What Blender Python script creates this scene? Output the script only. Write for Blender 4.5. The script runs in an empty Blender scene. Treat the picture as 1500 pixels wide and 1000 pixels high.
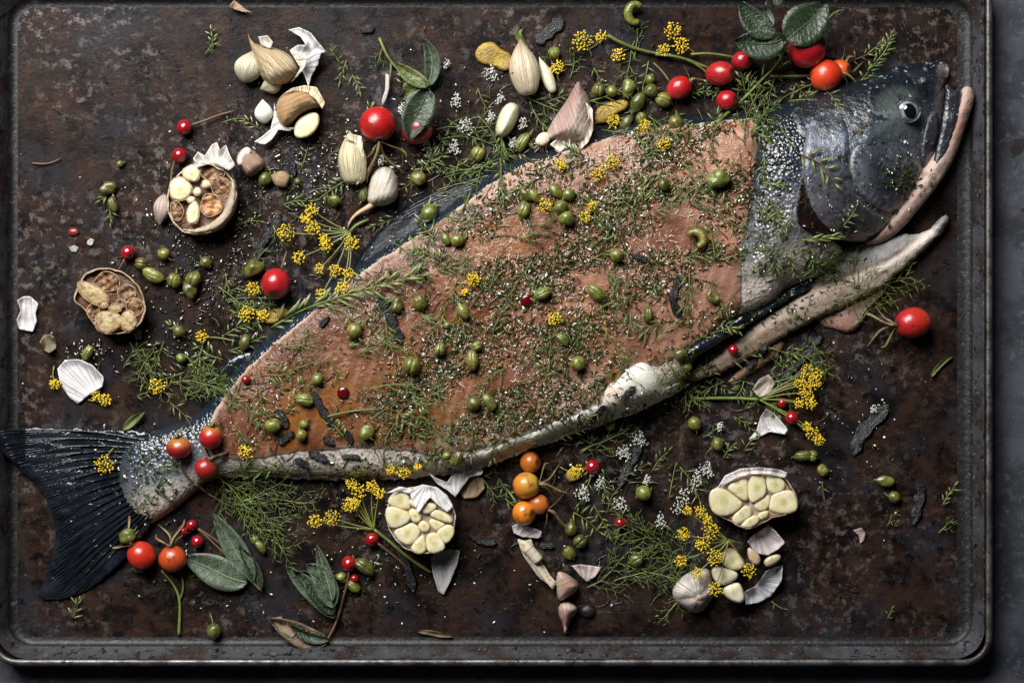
import bpy, math, random
import numpy as np
from mathutils import Vector
from mathutils.bvhtree import BVHTree
from mathutils.geometry import delaunay_2d_cdt

random.seed(7); rng = np.random.default_rng(7)
SC = bpy.context.scene
COL = SC.collection
S = 0.0005            # metres per photo pixel on the tray floor
H = 1.25              # camera height above the tray floor

# ------------------------------------------------------------------ camera, light, exposure
cam = bpy.data.cameras.new('camera'); cam.sensor_width = 36; cam.lens = 36 * H / (1500 * S)
cam.clip_start = 0.01; cam.clip_end = 50
co = bpy.data.objects.new('camera', cam); COL.objects.link(co); co.location = (0, 0, H); SC.camera = co
W = bpy.data.worlds.new('World'); SC.world = W; W.use_nodes = True
bg = W.node_tree.nodes['Background']; bg.inputs[0].default_value = (0.75, 0.87, 1.0, 1); bg.inputs[1].default_value = 0.014
def area(name, loc, target, sx, sy, power, col):
    l = bpy.data.lights.new(name, 'AREA'); l.shape = 'RECTANGLE'; l.size = sx; l.size_y = sy; l.energy = power; l.color = col
    o = bpy.data.objects.new(name, l); COL.objects.link(o); o.location = loc
    o.rotation_euler = (Vector(target) - Vector(loc)).to_track_quat('-Z', 'Y').to_euler(); return o
area('window_light', (-0.52, 0.92, 1.02), (0, 0, 0), 1.00, 0.80, 47.0, (1.0, 0.985, 0.965))
SC.view_settings.view_transform = 'Standard'; SC.view_settings.look = 'None'
SC.view_settings.exposure = 0.0; SC.view_settings.gamma = 1.0

# ------------------------------------------------------------------ helpers
def P(x, y, z=0.0):
    k = S * (H - z) / H
    return Vector(((x - 750) * k, (500 - y) * k, z))
def PA(x, y, z):      # arrays, z in metres
    k = S * (H - z) / H
    return np.stack([(x - 750) * k, (500 - y) * k, z + 0 * x], 1)

class Geo:
    def __init__(s): s.V = []; s.F = []; s.C = []; s.T = []; s.n = 0
    def add(s, v, f, col=(1, 1, 1), st=None):
        v = np.asarray(v, float); n = len(v)
        s.V.append(v); s.F += [tuple(i + s.n for i in q) for q in f]
        c = np.asarray(col, float); c = np.broadcast_to(c, (n, 3)) if c.ndim == 1 else c
        s.C.append(c); s.T.append(np.zeros((n, 3)) if st is None else np.asarray(st, float)); s.n += n
        return s
    def arrays(s): return np.concatenate(s.V), s.F, np.concatenate(s.C), np.concatenate(s.T)

def build(geo, name, mat, parent=None, loc=None, smooth=True):
    v, f, c, t = geo.arrays()
    off = Vector(parent['_w']) if parent is not None else (Vector(loc) if loc is not None else Vector((0, 0, 0)))
    me = bpy.data.meshes.new(name)
    me.from_pydata((v - np.array(off)).tolist(), [], f)
    a = me.color_attributes.new('Col', 'FLOAT_COLOR', 'POINT')
    a.data.foreach_set('color', np.concatenate([c, np.ones((len(c), 1))], 1).astype(np.float32).ravel())
    b = me.attributes.new('st', 'FLOAT_VECTOR', 'POINT'); b.data.foreach_set('vector', t.astype(np.float32).ravel())
    me.polygons.foreach_set('use_smooth', [smooth] * len(me.polygons)); me.materials.append(mat); me.update()
    o = bpy.data.objects.new(name, me); COL.objects.link(o)
    if parent is not None:
        o.parent = parent; o['_w'] = tuple(off)
    else:
        o.location = off; o['_w'] = tuple(off)
    return o

LM = []               # landmarks used to word where a small thing lies
LABELS = {}
def rel(dx, dy):
    a = math.degrees(math.atan2(-dy, dx)) % 360
    k = int((a + 22.5) // 45) % 8
    return ['on the head side of', 'above and headward of', 'above', 'above and tailward of', 'on the tail side of',
            'below and tailward of', 'below', 'below and headward of'][k]
def where(desc, x, y):
    c = sorted((math.hypot(x - a, y - b), a, b, t) for a, b, t in LM)
    for d, a, b, t in c[:14]:
        if d < 14: r = 'lying against'
        else:
            r = rel(x - a, y - b)
            if d < 48: r = 'just ' + r
            elif d > 120: r = 'well ' + r
        lab = desc + ' ' + r + ' ' + t
        if lab.lower() not in LABELS and len(lab.split()) <= 16: return lab
    return desc + ' lying among the others'
def tag(o, label, cat, group=None, kind=None):
    if label:
        LABELS[label.lower()] = 1; o['label'] = label
    if cat: o['category'] = cat
    if group: o['group'] = group
    if kind: o['kind'] = kind
    return o
def thing(name, label, cat, x, y, group=None, z=0.0):
    o = bpy.data.objects.new(name, None); COL.objects.link(o); o.empty_display_size = 0.005
    o.location = P(x, y, z); o['_w'] = tuple(o.location)
    return tag(o, label, cat, group)

# noise on points (sum of sines) -------------------------------------------------
_ph = rng.uniform(0, 6.28, (64, 6)); _dr = rng.normal(0, 1, (64, 6, 3)); _dr /= np.linalg.norm(_dr, axis=2, keepdims=True)
def fn(v, f, seed=0):
    s = seed % 60; r = np.zeros(len(v))
    for k in range(6): r += np.sin((v @ _dr[s, k]) * f * (0.7 + 0.25 * k) + _ph[s, k])
    return r / 6 * 1.6

# polygons -------------------------------------------------------------------------
def chaikin(p, n=2, closed=True):
    p = np.asarray(p, float)
    for _ in range(n):
        if closed:
            q = np.roll(p, -1, 0); p = np.stack([p * .75 + q * .25, p * .25 + q * .75], 1).reshape(-1, 2)
        else:
            a, b = p[:-1], p[1:]; m = np.stack([a * .75 + b * .25, a * .25 + b * .75], 1).reshape(-1, 2); p = np.concatenate([p[:1], m, p[-1:]])
    return p
def resample(p, step, closed=True):
    p = np.asarray(p, float); q = np.concatenate([p, p[:1]]) if closed else p
    d = np.r_[0, np.cumsum(np.hypot(*np.diff(q, axis=0).T))]
    n = max(6 if closed else 2, int(round(d[-1] / step)))
    t = np.linspace(0, d[-1], n, endpoint=not closed)
    return np.stack([np.interp(t, d, q[:, 0]), np.interp(t, d, q[:, 1])], 1)
def inside(pts, poly):
    x, y = pts[:, 0], pts[:, 1]; r = np.zeros(len(pts), bool); j = len(poly) - 1
    for i in range(len(poly)):
        xi, yi = poly[i]; xj, yj = poly[j]
        if yi != yj:
            r ^= ((yi > y) != (yj > y)) & (x < (xj - xi) * (y - yi) / (yj - yi) + xi)
        j = i
    return r
def dist(pts, poly, closed=True):
    a = np.asarray(poly, float); b = np.roll(a, -1, 0)
    if not closed: a, b = a[:-1], b[:-1]
    out = np.full(len(pts), 1e9)
    for i in range(len(a)):
        d = b[i] - a[i]; L = d @ d + 1e-12
        t = np.clip(((pts - a[i]) @ d) / L, 0, 1)
        out = np.minimum(out, np.hypot(*(pts - a[i] - t[:, None] * d).T))
    return out
def area2(p): return 0.5 * np.sum(p[:, 0] * np.roll(p[:, 1], -1) - np.roll(p[:, 0], -1) * p[:, 1])
def pillow(outline, spacing, ztop, zbot, col=None, st=None, smoothit=1, geo=None, rag=0.):
    """Closed solid over a pixel outline. ztop(pts, d) and zbot(pts, d) give heights in pixels; each point stands at its own height."""
    o = chaikin(outline, smoothit) if smoothit else np.asarray(outline, float)
    o = resample(o, spacing)
    if area2(o) < 0: o = o[::-1]
    if rag: o = o + rag * np.stack([fn(p3(o), .25, 7) + .7 * fn(p3(o), .8, 8), fn(p3(o), .25, 18) + .7 * fn(p3(o), .8, 19)], 1)
    lo, hi = o.min(0), o.max(0)
    gx, gy = np.meshgrid(np.arange(lo[0], hi[0], spacing), np.arange(lo[1], hi[1], spacing * .87))
    gx = gx + (np.arange(gx.shape[0]) % 2)[:, None] * spacing * .5
    g = np.stack([gx.ravel(), gy.ravel()], 1) + rng.uniform(-.12, .12, (gx.size, 2)) * spacing
    g = g[inside(g, o)]
    if len(g): g = g[dist(g, o) > spacing * .55]
    n = len(o); allp = np.concatenate([o, g]) if len(g) else o
    res = delaunay_2d_cdt([Vector(p) for p in allp], [(i, (i + 1) % n) for i in range(n)], [], 1, 1e-5)
    pts = np.array([tuple(v) for v in res[0]]); fs = res[2]
    d = dist(pts, o); bnd = d < 1e-3; d[bnd] = 0
    zt = np.asarray(ztop(pts, d), float) * np.ones(len(pts)); zb = np.asarray(zbot(pts, d), float) * np.ones(len(pts))
    vt = PA(pts[:, 0], pts[:, 1], zt * S); vb = PA(pts[:, 0], pts[:, 1], zb * S)
    N = len(pts); F = []; ec = {}
    for f in fs:
        F.append(tuple(reversed(f))); F.append(tuple(i + N for i in f))
        for i in range(3): ec[(f[i], f[(i + 1) % 3])] = 1
    for (i, j) in ec:
        if (j, i) not in ec: F.append((i, j, j + N, i + N))
    c = np.ones((N, 3)) if col is None else np.asarray(col(pts, d), float) * np.ones((N, 3))
    t = np.zeros((N, 3)) if st is None else np.asarray(st(pts, d), float)
    geo = geo or Geo()
    return geo.add(np.concatenate([vt, vb]), F, np.concatenate([c, c]), np.concatenate([t, t]))
def dome(d, w, h): u = np.clip(1 - d / w, 0, 1); return h * np.sqrt(np.clip(1 - u * u, 0, 1))
def tube(geo, pts, r, n=5, col=(1, 1, 1), cap=True):
    pts = np.asarray(pts, float); m = len(pts); r = np.broadcast_to(np.asarray(r, float), (m,))
    t = np.gradient(pts, axis=0); t /= np.linalg.norm(t, axis=1, keepdims=True) + 1e-12
    up = np.array([0, 0, 1.0]); a = np.cross(t, up); l = np.linalg.norm(a, axis=1, keepdims=True)
    a = np.where(l > 1e-3, a / (l + 1e-12), np.array([1.0, 0, 0])); b = np.cross(a, t)
    th = np.arange(n) * 2 * math.pi / n
    v = pts[:, None] + r[:, None, None] * (a[:, None] * np.cos(th)[None, :, None] + b[:, None] * np.sin(th)[None, :, None])
    F = [(i * n + k, (i + 1) * n + k, (i + 1) * n + (k + 1) % n, i * n + (k + 1) % n) for i in range(m - 1) for k in range(n)]
    if cap: F += [tuple(range(n)), tuple(reversed(range((m - 1) * n, m * n)))]
    st = np.repeat(np.stack([np.linspace(0, 1, m)] * 3, 1), n, 0)
    c = np.asarray(col, float)
    if c.ndim == 2: c = np.repeat(c, n, 0)
    return geo.add(v.reshape(-1, 3), F, c, st)
def usphere(nu, nv):
    th = np.linspace(0, math.pi, nv + 1)[1:-1]; ph = np.arange(nu) * 2 * math.pi / nu
    v = [(0, 0, 1)] + [(math.sin(a) * math.cos(b), math.sin(a) * math.sin(b), math.cos(a)) for a in th for b in ph] + [(0, 0, -1)]
    F = [(0, 1 + k, 1 + (k + 1) % nu) for k in range(nu)]
    for i in range(nv - 2): F += [(1 + i * nu + k, 1 + (i + 1) * nu + k, 1 + (i + 1) * nu + (k + 1) % nu, 1 + i * nu + (k + 1) % nu) for k in range(nu)]
    e = len(v) - 1; F += [(e, 1 + (nv - 2) * nu + (k + 1) % nu, 1 + (nv - 2) * nu + k) for k in range(nu)]
    return np.array(v), F
SPH, SPHF = usphere(28, 18); SPM, SPMF = usphere(14, 9); SPL, SPLF = usphere(6, 4)
def frame(x, y, z, ang=0.0):
    """local pixels (x along ang, y across, z up) -> world, standing at photo pixel x,y at height z metres"""
    b = np.array(P(x, y, z)); k = S * (H - z) / H; c, s = math.cos(math.radians(ang)), math.sin(math.radians(ang))
    def f(v):
        v = np.asarray(v, float); return np.stack([v[:, 0] * c - v[:, 1] * s, v[:, 0] * s + v[:, 1] * c, v[:, 2]], 1) * k + b
    return f
BV = [None]
def ground(x, y):
    if BV[0] is None: return 0.0
    o = Vector((0, 0, H)); d = (P(x, y, 0) - o).normalized()
    h = BV[0].ray_cast(o, d)
    return max(0.0, h[0].z) if h[0] is not None else 0.0
def drape(pts, lift):
    """pixel path -> world path lying on whatever is below; lift in pixels"""
    l = np.broadcast_to(np.asarray(lift, float), (len(pts),))
    return np.array([tuple(P(p[0], p[1], ground(p[0], p[1]) + q * S)) for p, q in zip(pts, l)])
def curve(p, step=6): return resample(chaikin(p, 2, False), step, False)

# ------------------------------------------------------------------ materials
def M(name, base=None, base2=None, f=12, lo=.35, hi=.65, rough=.5, rvar=.0, bump=0., bf=6, bd=6., coat=0., sss=0., sssr=.004, metal=0., spec=.5,
      vcol=False, stripe=None, hue=0., val=0., spots=None, trans=0., stretch=None, speck=None, scales=None, croug=.08):
    m = bpy.data.materials.new(name); m.use_nodes = True; nt = m.node_tree; N = nt.nodes; L = nt.links
    b = N['Principled BSDF']
    tc = N.new('ShaderNodeTexCoord'); oi = N.new('ShaderNodeObjectInfo')
    mp = N.new('ShaderNodeVectorMath'); mp.operation = 'MULTIPLY_ADD'; mp.inputs[1].default_value = (1, 1, 1)
    cx = N.new('ShaderNodeCombineXYZ'); ml = N.new('ShaderNodeMath'); ml.operation = 'MULTIPLY'; ml.inputs[1].default_value = 3.7
    L.new(oi.outputs['Random'], ml.inputs[0]); [L.new(ml.outputs[0], cx.inputs[i]) for i in range(3)]
    L.new(tc.outputs['Object'], mp.inputs[0]); L.new(cx.outputs[0], mp.inputs[2])
    vec = mp.outputs[0]
    if stretch:
        q = N.new('ShaderNodeMapping'); q.inputs['Rotation'].default_value = (0, 0, math.radians(stretch[0])); q.inputs['Scale'].default_value = (stretch[1], 1, 1)
        L.new(vec, q.inputs[0]); vecs = q.outputs[0]
    else: vecs = vec
    def noise(fp, det=5, ro=.55, v=None):
        n = N.new('ShaderNodeTexNoise'); n.inputs['Scale'].default_value = 1 / (fp * S); n.inputs['Detail'].default_value = det; n.inputs['Roughness'].default_value = ro
        L.new(v or vec, n.inputs['Vector']); return n.outputs[0]
    def ramp(x, a, c, s=True):
        r = N.new('ShaderNodeMapRange'); r.inputs[1].default_value = a; r.inputs[2].default_value = c
        if s: r.interpolation_type = 'SMOOTHSTEP'
        L.new(x, r.inputs[0]); return r.outputs[0]
    def mix(fac, a, c, mode='MIX'):
        x = N.new('ShaderNodeMix'); x.data_type = 'RGBA'; x.blend_type = mode
        for s_, v_ in ((0, fac), (6, a), (7, c)):
            if isinstance(v_, (int, float)): x.inputs[s_].default_value = v_
            elif isinstance(v_, tuple): x.inputs[s_].default_value = (*v_, 1)
            else: L.new(v_, x.inputs[s_])
        return x.outputs[2]
    if vcol:
        at = N.new('ShaderNodeAttribute'); at.attribute_name = 'Col'; c = at.outputs['Color']
        if base: c = mix(1.0, c, base, 'MULTIPLY')
    else: c = mix(0.0, base, base)
    if base2: c = mix(ramp(noise(f), lo, hi), c, base2)
    if spots: c = mix(ramp(noise(spots[0], 3), spots[1], spots[1] + spots[3]), c, spots[2])
    if speck:
        c = mix(ramp(noise(speck[0], 2, .5), speck[1], speck[1] + .05), c, speck[2])
    bh = None
    if stripe:   # stripe along st.y: (count, strength, colour)
        s_ = N.new('ShaderNodeAttribute'); s_.attribute_name = 'st'
        w = N.new('ShaderNodeTexNoise'); w.inputs['Scale'].default_value = 1.0; w.inputs['Detail'].default_value = 3
        sc = N.new('ShaderNodeVectorMath'); sc.operation = 'MULTIPLY'; sc.inputs[1].default_value = (stripe[3] if len(stripe) > 3 else 1.5, stripe[0], 1)
        ad = N.new('ShaderNodeVectorMath'); ad.operation = 'ADD'; L.new(cx.outputs[0], ad.inputs[1])
        L.new(s_.outputs['Vector'], sc.inputs[0]); L.new(sc.outputs[0], ad.inputs[0]); L.new(ad.outputs[0], w.inputs['Vector'])
        sf = ramp(w.outputs[0], .42, .68); bh = w.outputs[0]
        k = N.new('ShaderNodeMath'); k.operation = 'MULTIPLY'; k.inputs[1].default_value = stripe[1]; L.new(sf, k.inputs[0])
        c = mix(k.outputs[0], c, stripe[2])
    if hue or val:
        hs = N.new('ShaderNodeHueSaturation')
        if hue:
            r = N.new('ShaderNodeMapRange'); r.inputs[3].default_value = .5 - hue; r.inputs[4].default_value = .5 + hue; L.new(oi.outputs['Random'], r.inputs[0]); L.new(r.outputs[0], hs.inputs['Hue'])
        if val:
            mu = N.new('ShaderNodeMath'); mu.operation = 'MULTIPLY'; mu.inputs[1].default_value = 17.3; fr = N.new('ShaderNodeMath'); fr.operation = 'FRACT'
            L.new(oi.outputs['Random'], mu.inputs[0]); L.new(mu.outputs[0], fr.inputs[0])
            r = N.new('ShaderNodeMapRange'); r.inputs[3].default_value = 1 - val; r.inputs[4].default_value = 1 + val; L.new(fr.outputs[0], r.inputs[0]); L.new(r.outputs[0], hs.inputs['Value'])
        L.new(c, hs.inputs['Color']); c = hs.outputs[0]
    L.new(c, b.inputs['Base Color'])
    b.inputs['Roughness'].default_value = rough
    if rvar:
        r = N.new('ShaderNodeMapRange'); r.inputs[3].default_value = max(.03, rough - rvar); r.inputs[4].default_value = min(1, rough + rvar); r.inputs[1].default_value = .3; r.inputs[2].default_value = .7
        L.new(noise(f * .7), r.inputs[0]); L.new(r.outputs[0], b.inputs['Roughness'])
    b.inputs['Metallic'].default_value = metal; b.inputs['Specular IOR Level'].default_value = spec
    b.inputs['Coat Weight'].default_value = coat; b.inputs['Coat Roughness'].default_value = croug
    if sss: b.inputs['Subsurface Weight'].default_value = sss; b.inputs['Subsurface Radius'].default_value = (1, .6, .4); b.inputs['Subsurface Scale'].default_value = sssr
    if trans: b.inputs['Transmission Weight'].default_value = trans
    hgt = None
    if bump:
        hgt = noise(bf, bd if bd < 16 else 6, .6, vecs)
        if scales:
            vo = N.new('ShaderNodeTexVoronoi'); vo.inputs['Scale'].default_value = 1 / (scales * S); L.new(vec, vo.inputs['Vector'])
            sm = N.new('ShaderNodeMath'); sm.operation = 'MULTIPLY_ADD'; sm.inputs[1].default_value = -1.3; L.new(vo.outputs['Distance'], sm.inputs[0]); L.new(hgt, sm.inputs[2]); hgt = sm.outputs[0]
    if bh is not None and bump:
        s2 = N.new('ShaderNodeMath'); s2.operation = 'MULTIPLY_ADD'; s2.inputs[1].default_value = 1.5; L.new(bh, s2.inputs[0]); L.new(hgt, s2.inputs[2]); hgt = s2.outputs[0]
    if hgt is not None:
        bu = N.new('ShaderNodeBump'); bu.inputs['Strength'].default_value = 1.0; bu.inputs['Distance'].default_value = bump * S
        L.new(hgt, bu.inputs['Height']); L.new(bu.outputs[0], b.inputs['Normal'])
        if coat: L.new(bu.outputs[0], b.inputs['Coat Normal'])
    return m

def metal_mat(name, kind):
    m = bpy.data.materials.new(name); m.use_nodes = True; nt = m.node_tree; N = nt.nodes; L = nt.links; b = N['Principled BSDF']
    tc = N.new('ShaderNodeTexCoord')
    def noise(fp, det=6, ro=.6, sc=(1, 1, 1), rot=0):
        q = N.new('ShaderNodeMapping'); q.inputs['Scale'].default_value = sc; q.inputs['Rotation'].default_value = (0, 0, rot); L.new(tc.outputs['Object'], q.inputs[0])
        n = N.new('ShaderNodeTexNoise'); n.inputs['Scale'].default_value = 1 / (fp * S); n.inputs['Detail'].default_value = det; n.inputs['Roughness'].default_value = ro
        L.new(q.outputs[0], n.inputs['Vector']); return n.outputs[0]
    def ramp(x, a, c, u=0, v=1):
        r = N.new('ShaderNodeMapRange'); r.interpolation_type = 'SMOOTHSTEP'
        for i, t in enumerate((a, c, u, v)): r.inputs[i + 1].default_value = t
        L.new(x, r.inputs[0]); return r.outputs[0]
    def mul(a, c):
        x = N.new('ShaderNodeMath'); x.operation = 'MULTIPLY'; L.new(a, x.inputs[0])
        if isinstance(c, (int, float)): x.inputs[1].default_value = c
        else: L.new(c, x.inputs[1])
        return x.outputs[0]
    def mix(fac, a, c):
        x = N.new('ShaderNodeMix'); x.data_type = 'RGBA'
        for s_, v_ in ((0, fac), (6, a), (7, c)):
            if isinstance(v_, tuple): x.inputs[s_].default_value = (*v_, 1)
            else: L.new(v_, x.inputs[s_])
        return x.outputs[2]
    if kind == 'floor':
        big = noise(300, 3); mid = noise(48, 8, .68); fine = noise(16, 10, .74); fine2 = noise(8, 8, .72, (.45, 1, 1))
        c = mix(ramp(mid, .40, .60), (.0062, .0046, .0044), (.031, .0170, .0122))
        c = mix(ramp(noise(130, 5, .65), .46, .66), c, (.019, .018, .022))
        wear = mul(ramp(fine, .51, .60), ramp(big, .42, .60))
        c = mix(mul(wear, .9), c, (.128, .106, .095))
        c = mix(mul(ramp(fine2, .52, .66), mul(ramp(noise(75, 6, .7), .44, .62), .75)), c, (.066, .048, .038))
        c = mix(ramp(noise(26, 8, .75), .54, .62), c, (.0045, .004, .005))
        c = mix(mul(ramp(noise(75, 6, .75), .54, .68), .75), c, (.030, .0115, .0085))
        c = mix(ramp(noise(5, 4, .7), .62, .68), c, (.004, .004, .005))
        s1 = ramp(noise(5, 2, .5, (.006, 1, 1), .04), .70, .74); s2 = ramp(noise(5, 2, .5, (1, .006, 1), -.03), .70, .74)
        c = mix(mul(s1, .5), c, (.005, .005, .006)); c = mix(mul(s2, .5), c, (.005, .005, .006))
        L.new(mul(ramp(fine, .4, .6, .40, .28), ramp(noise(85, 5, .6), .52, .58, 1, .35)), b.inputs['Roughness']); L.new(mul(wear, .25), b.inputs['Metallic'])
        b.inputs['Specular IOR Level'].default_value = .09; hgt = noise(6, 8, .7); bd = .7
    elif kind == 'wall':
        c = mix(ramp(noise(45, 6, .6), .40, .62), (.085, .088, .10), (.045, .034, .030))
        c = mix(ramp(noise(14, 6, .7), .55, .62), c, (.012, .011, .012))
        c = mix(ramp(noise(6, 5, .7), .60, .66), c, (.20, .20, .21))
        L.new(ramp(noise(20), .35, .65, .30, .55), b.inputs['Roughness']); b.inputs['Metallic'].default_value = .45; hgt = noise(5, 6, .65); bd = .5
    elif kind == 'rim':
        c = mix(ramp(noise(25, 6, .6), .42, .62), (.17, .165, .16), (.07, .06, .055))
        c = mix(ramp(noise(9, 5, .7), .58, .66), c, (.03, .026, .025))
        L.new(ramp(noise(12), .35, .65, .36, .55), b.inputs['Roughness']); b.inputs['Metallic'].default_value = .7; hgt = noise(5, 6, .65); bd = .4
    else:
        c = mix(ramp(noise(70, 6, .6), .36, .64), (.030, .034, .044), (.075, .082, .102))
        c = mix(ramp(noise(9, 6, .7), .52, .66), c, (.10, .106, .125))
        c = mix(ramp(noise(45, 5, .6), .64, .68), c, (.018, .011, .011))
        c = mix(ramp(noise(30, 5, .6, (.5, 1, 1)), .67, .72), c, (.014, .013, .016))
        L.new(ramp(noise(40), .35, .65, .40, .65), b.inputs['Roughness']); hgt = noise(6, 6, .7); bd = .5
    L.new(c, b.inputs['Base Color'])
    bu = N.new('ShaderNodeBump'); bu.inputs['Distance'].default_value = bd * S; L.new(hgt, bu.inputs['Height']); L.new(bu.outputs[0], b.inputs['Normal'])
    return m

MT = dict(
    floor=metal_mat('seasoned_steel', 'floor'), wall=metal_mat('steel_wall', 'wall'), rim=metal_mat('worn_rim', 'rim'), burnt=M('burnt_residue', (.006, .0055, .0065), (.022, .020, .022), f=12, lo=.5, hi=.7, rough=.5, bump=1.2, bf=6, speck=(7, .64, (.05, .045, .043))), table=metal_mat('slate_table', 'table'),
    flesh=M('salmon_flesh', vcol=True, base2=(.115, .036, .012), f=70, lo=.46, hi=.72, rough=.40, rvar=.12, bump=2.0, bf=8, coat=.55, croug=.08, spec=.15, sss=.10, sssr=.005, spots=(110, .57, (.24, .085, .010), .2)),
    skin=M('fish_skin', vcol=True, rough=.22, rvar=.08, bump=1.0, bf=9, coat=.5, croug=.08, scales=5.0, spec=.6, speck=None, f=30),
    head=M('head_skin', vcol=True, base2=(.016, .018, .024), f=30, lo=.50, hi=.66, rough=.30, rvar=.12, bump=2.6, bf=11, coat=1.0, croug=.05, spec=.4, spots=(15, .60, (.15, .16, .19), .12), speck=(9, .67, (.30, .34, .40))),
    fin=M('fin_membrane', (.006, .008, .012), (.013, .017, .024), f=25, rough=.16, bump=2.0, bf=12, bd=2, coat=0., spec=.6),
    fin2=M('fin_membrane_wet', (.005, .008, .013), (.010, .016, .026), f=25, rough=.12, bump=1.6, bf=12, bd=2, coat=0., spec=.8),
    fin3=M('fin_web', (.003, .005, .008), (.007, .010, .016), f=25, rough=.35, bump=1.4, bf=8, coat=0., spec=.15),
    pale=M('pale_skin', vcol=True, base2=(.27, .20, .15), f=18, lo=.52, hi=.74, rough=.44, rvar=.14, bump=2.2, bf=8, coat=.0, spec=.4, sss=.1, sssr=.003, speck=(6, .70, (.03, .028, .03))),
    eye_w=M('eye_ring', (.26, .26, .24), (.10, .105, .10), f=7, rough=.3, coat=.4, croug=.06), pupil=M('pupil', (.004, .005, .008), rough=.08, coat=1, croug=.02),
    gill=M('gill_dark', (.013, .004, .004), (.005, .002, .0025), f=20, rough=.35, bump=2, bf=8),
    clove=M('clove_cut', vcol=True, base2=(.52, .44, .24), f=9, lo=.55, hi=.78, rough=.33, bump=.5, bf=5, coat=.25, sss=.2, sssr=.003),
    roast=M('roasted_clove', vcol=True, base2=(.16, .075, .03), f=8, lo=.45, hi=.7, rough=.45, bump=1.8, bf=6, coat=.15),
    peel=M('garlic_peel', vcol=True, rough=.42, bump=1.1, bf=8, sss=.1, sssr=.002, stripe=(26, .9, (.26, .15, .09), 1.0), base2=(.50, .39, .26), f=30, lo=.55, hi=.8),
    paper=M('garlic_paper', vcol=True, rough=.5, bump=.9, bf=6, stripe=(34, .8, (.33, .29, .28), .8), sss=.1, sssr=.002, base2=(.48, .43, .42), f=26, lo=.5, hi=.8),
    hip=M('rosehip_skin', vcol=True, rough=.32, rvar=.10, f=20, bump=.6, bf=7, coat=.4, croug=.14, spots=(20, .56, (.20, .014, .006), .16), sss=.08, sssr=.003, speck=(5, .69, (.10, .02, .01))),
    berry=M('green_berry', (.165, .168, .034), (.080, .090, .014), f=9, lo=.4, hi=.66, rough=.33, rvar=.08, bump=1.0, bf=6, coat=.35, croug=.12, hue=.028, val=.40, sss=.10, sssr=.003, speck=(5, .63, (.050, .044, .010)), spots=(11, .58, (.095, .070, .022), .10)),
    redberry=M('red_berry', (.75, .75, .75), vcol=True, f=14, rough=.17, rvar=.05, bump=.4, bf=7, coat=.8, croug=.05, sss=.06),
    stalk=M('green_stalk', (.15, .19, .045), (.085, .12, .025), f=10, rough=.45, hue=.02, val=.25), sepal=M('dry_sepal', (.22, .19, .07), (.13, .065, .04), f=12, rough=.5, bump=.5, bf=5),
    twig=M('brown_twig', (.13, .055, .035), (.10, .09, .035), f=18, rough=.5, bump=.5, bf=5, val=.2),
    frond=M('fennel_green', (.135, .195, .032), (.07, .11, .02), f=20, rough=.42, hue=.02, val=.35, coat=.2),
    frondy=M('fennel_yellow_green', (.22, .23, .045), (.14, .16, .03), f=20, rough=.4, coat=.2),
    needle=M('rosemary_green', (.09, .125, .034), (.19, .215, .095), f=8, lo=.5, hi=.75, rough=.38, coat=.25, hue=.018, val=.35),
    needley=M('pale_herb_green', (.22, .25, .085), (.11, .145, .042), f=8, rough=.4, coat=.25, hue=.015, val=.25),
    yflower=M('yellow_floret', vcol=True, rough=.55), wflower=M('white_floret', vcol=True, rough=.6),
    leaf=M('dark_leaf', (.012, .024, .010), (.024, .042, .018), f=16, rough=.42, bump=1.2, bf=8, coat=.1, stripe=(14, .35, (.035, .055, .025), 7.), val=.2),
    leafg=M('grey_green_leaf', (.085, .115, .080), (.040, .066, .040), f=12, rough=.42, bump=.8, bf=7, stripe=(12, .4, (.15, .19, .12), 4.)),
    leafy=M('yellow_green_leaf', (.13, .16, .03), (.07, .10, .02), f=16, rough=.42, bump=.8, bf=7, stripe=(12, .3, (.05, .08, .02), 4.)),
    vein=M('leaf_vein', (.20, .22, .12), rough=.5), veind=M('dark_leaf_vein', (.045, .065, .03), rough=.5),
    deadleaf=M('withered_leaf', (.16, .095, .05), (.06, .05, .02), f=16, rough=.5, bump=1.2, bf=6),
    char=M('charred_skin', (.008, .007, .008), (.018, .015, .017), f=10, rough=.34, bump=2., bf=5, stripe=(8, .5, (.02, .02, .024), 1.), coat=.2),
    zest=M('lemon_zest', (.44, .29, .03), (.24, .15, .016), f=14, rough=.4, bump=2.8, bf=4.5, coat=.3, speck=(3.6, .64, (.13, .085, .012))),
    chop=M('chopped_herb', (.024, .036, .009), (.060, .076, .022), f=5, lo=.45, hi=.62, rough=.20, coat=.7), salt=M('salt_grain', (.72, .70, .66), rough=.25, coat=.4),
    glint=M('pale_glint_grain', (.60, .47, .40), (.42, .28, .20), f=14, rough=.3, coat=.5), glaze=M('oily_glaze', (.15, .058, .022), (.20, .10, .03), f=20, rough=.09, spec=1.0), strand=M('herb_strand', vcol=True, rough=.25, coat=.5),
    oil=M('oil_drop', (.022, .016, .010), rough=.08, spec=1.0), stem=M('garlic_stem', vcol=True, rough=.6, bump=.6, bf=6, stripe=(14, .6, (.30, .22, .14), 1.)),
    memb=M('belly_membrane', vcol=True, base2=(.42, .30, .20), f=26, lo=.54, hi=.72, rough=.38, bump=1.6, bf=9, coat=.2, sss=.15, sssr=.004),
)

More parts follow.
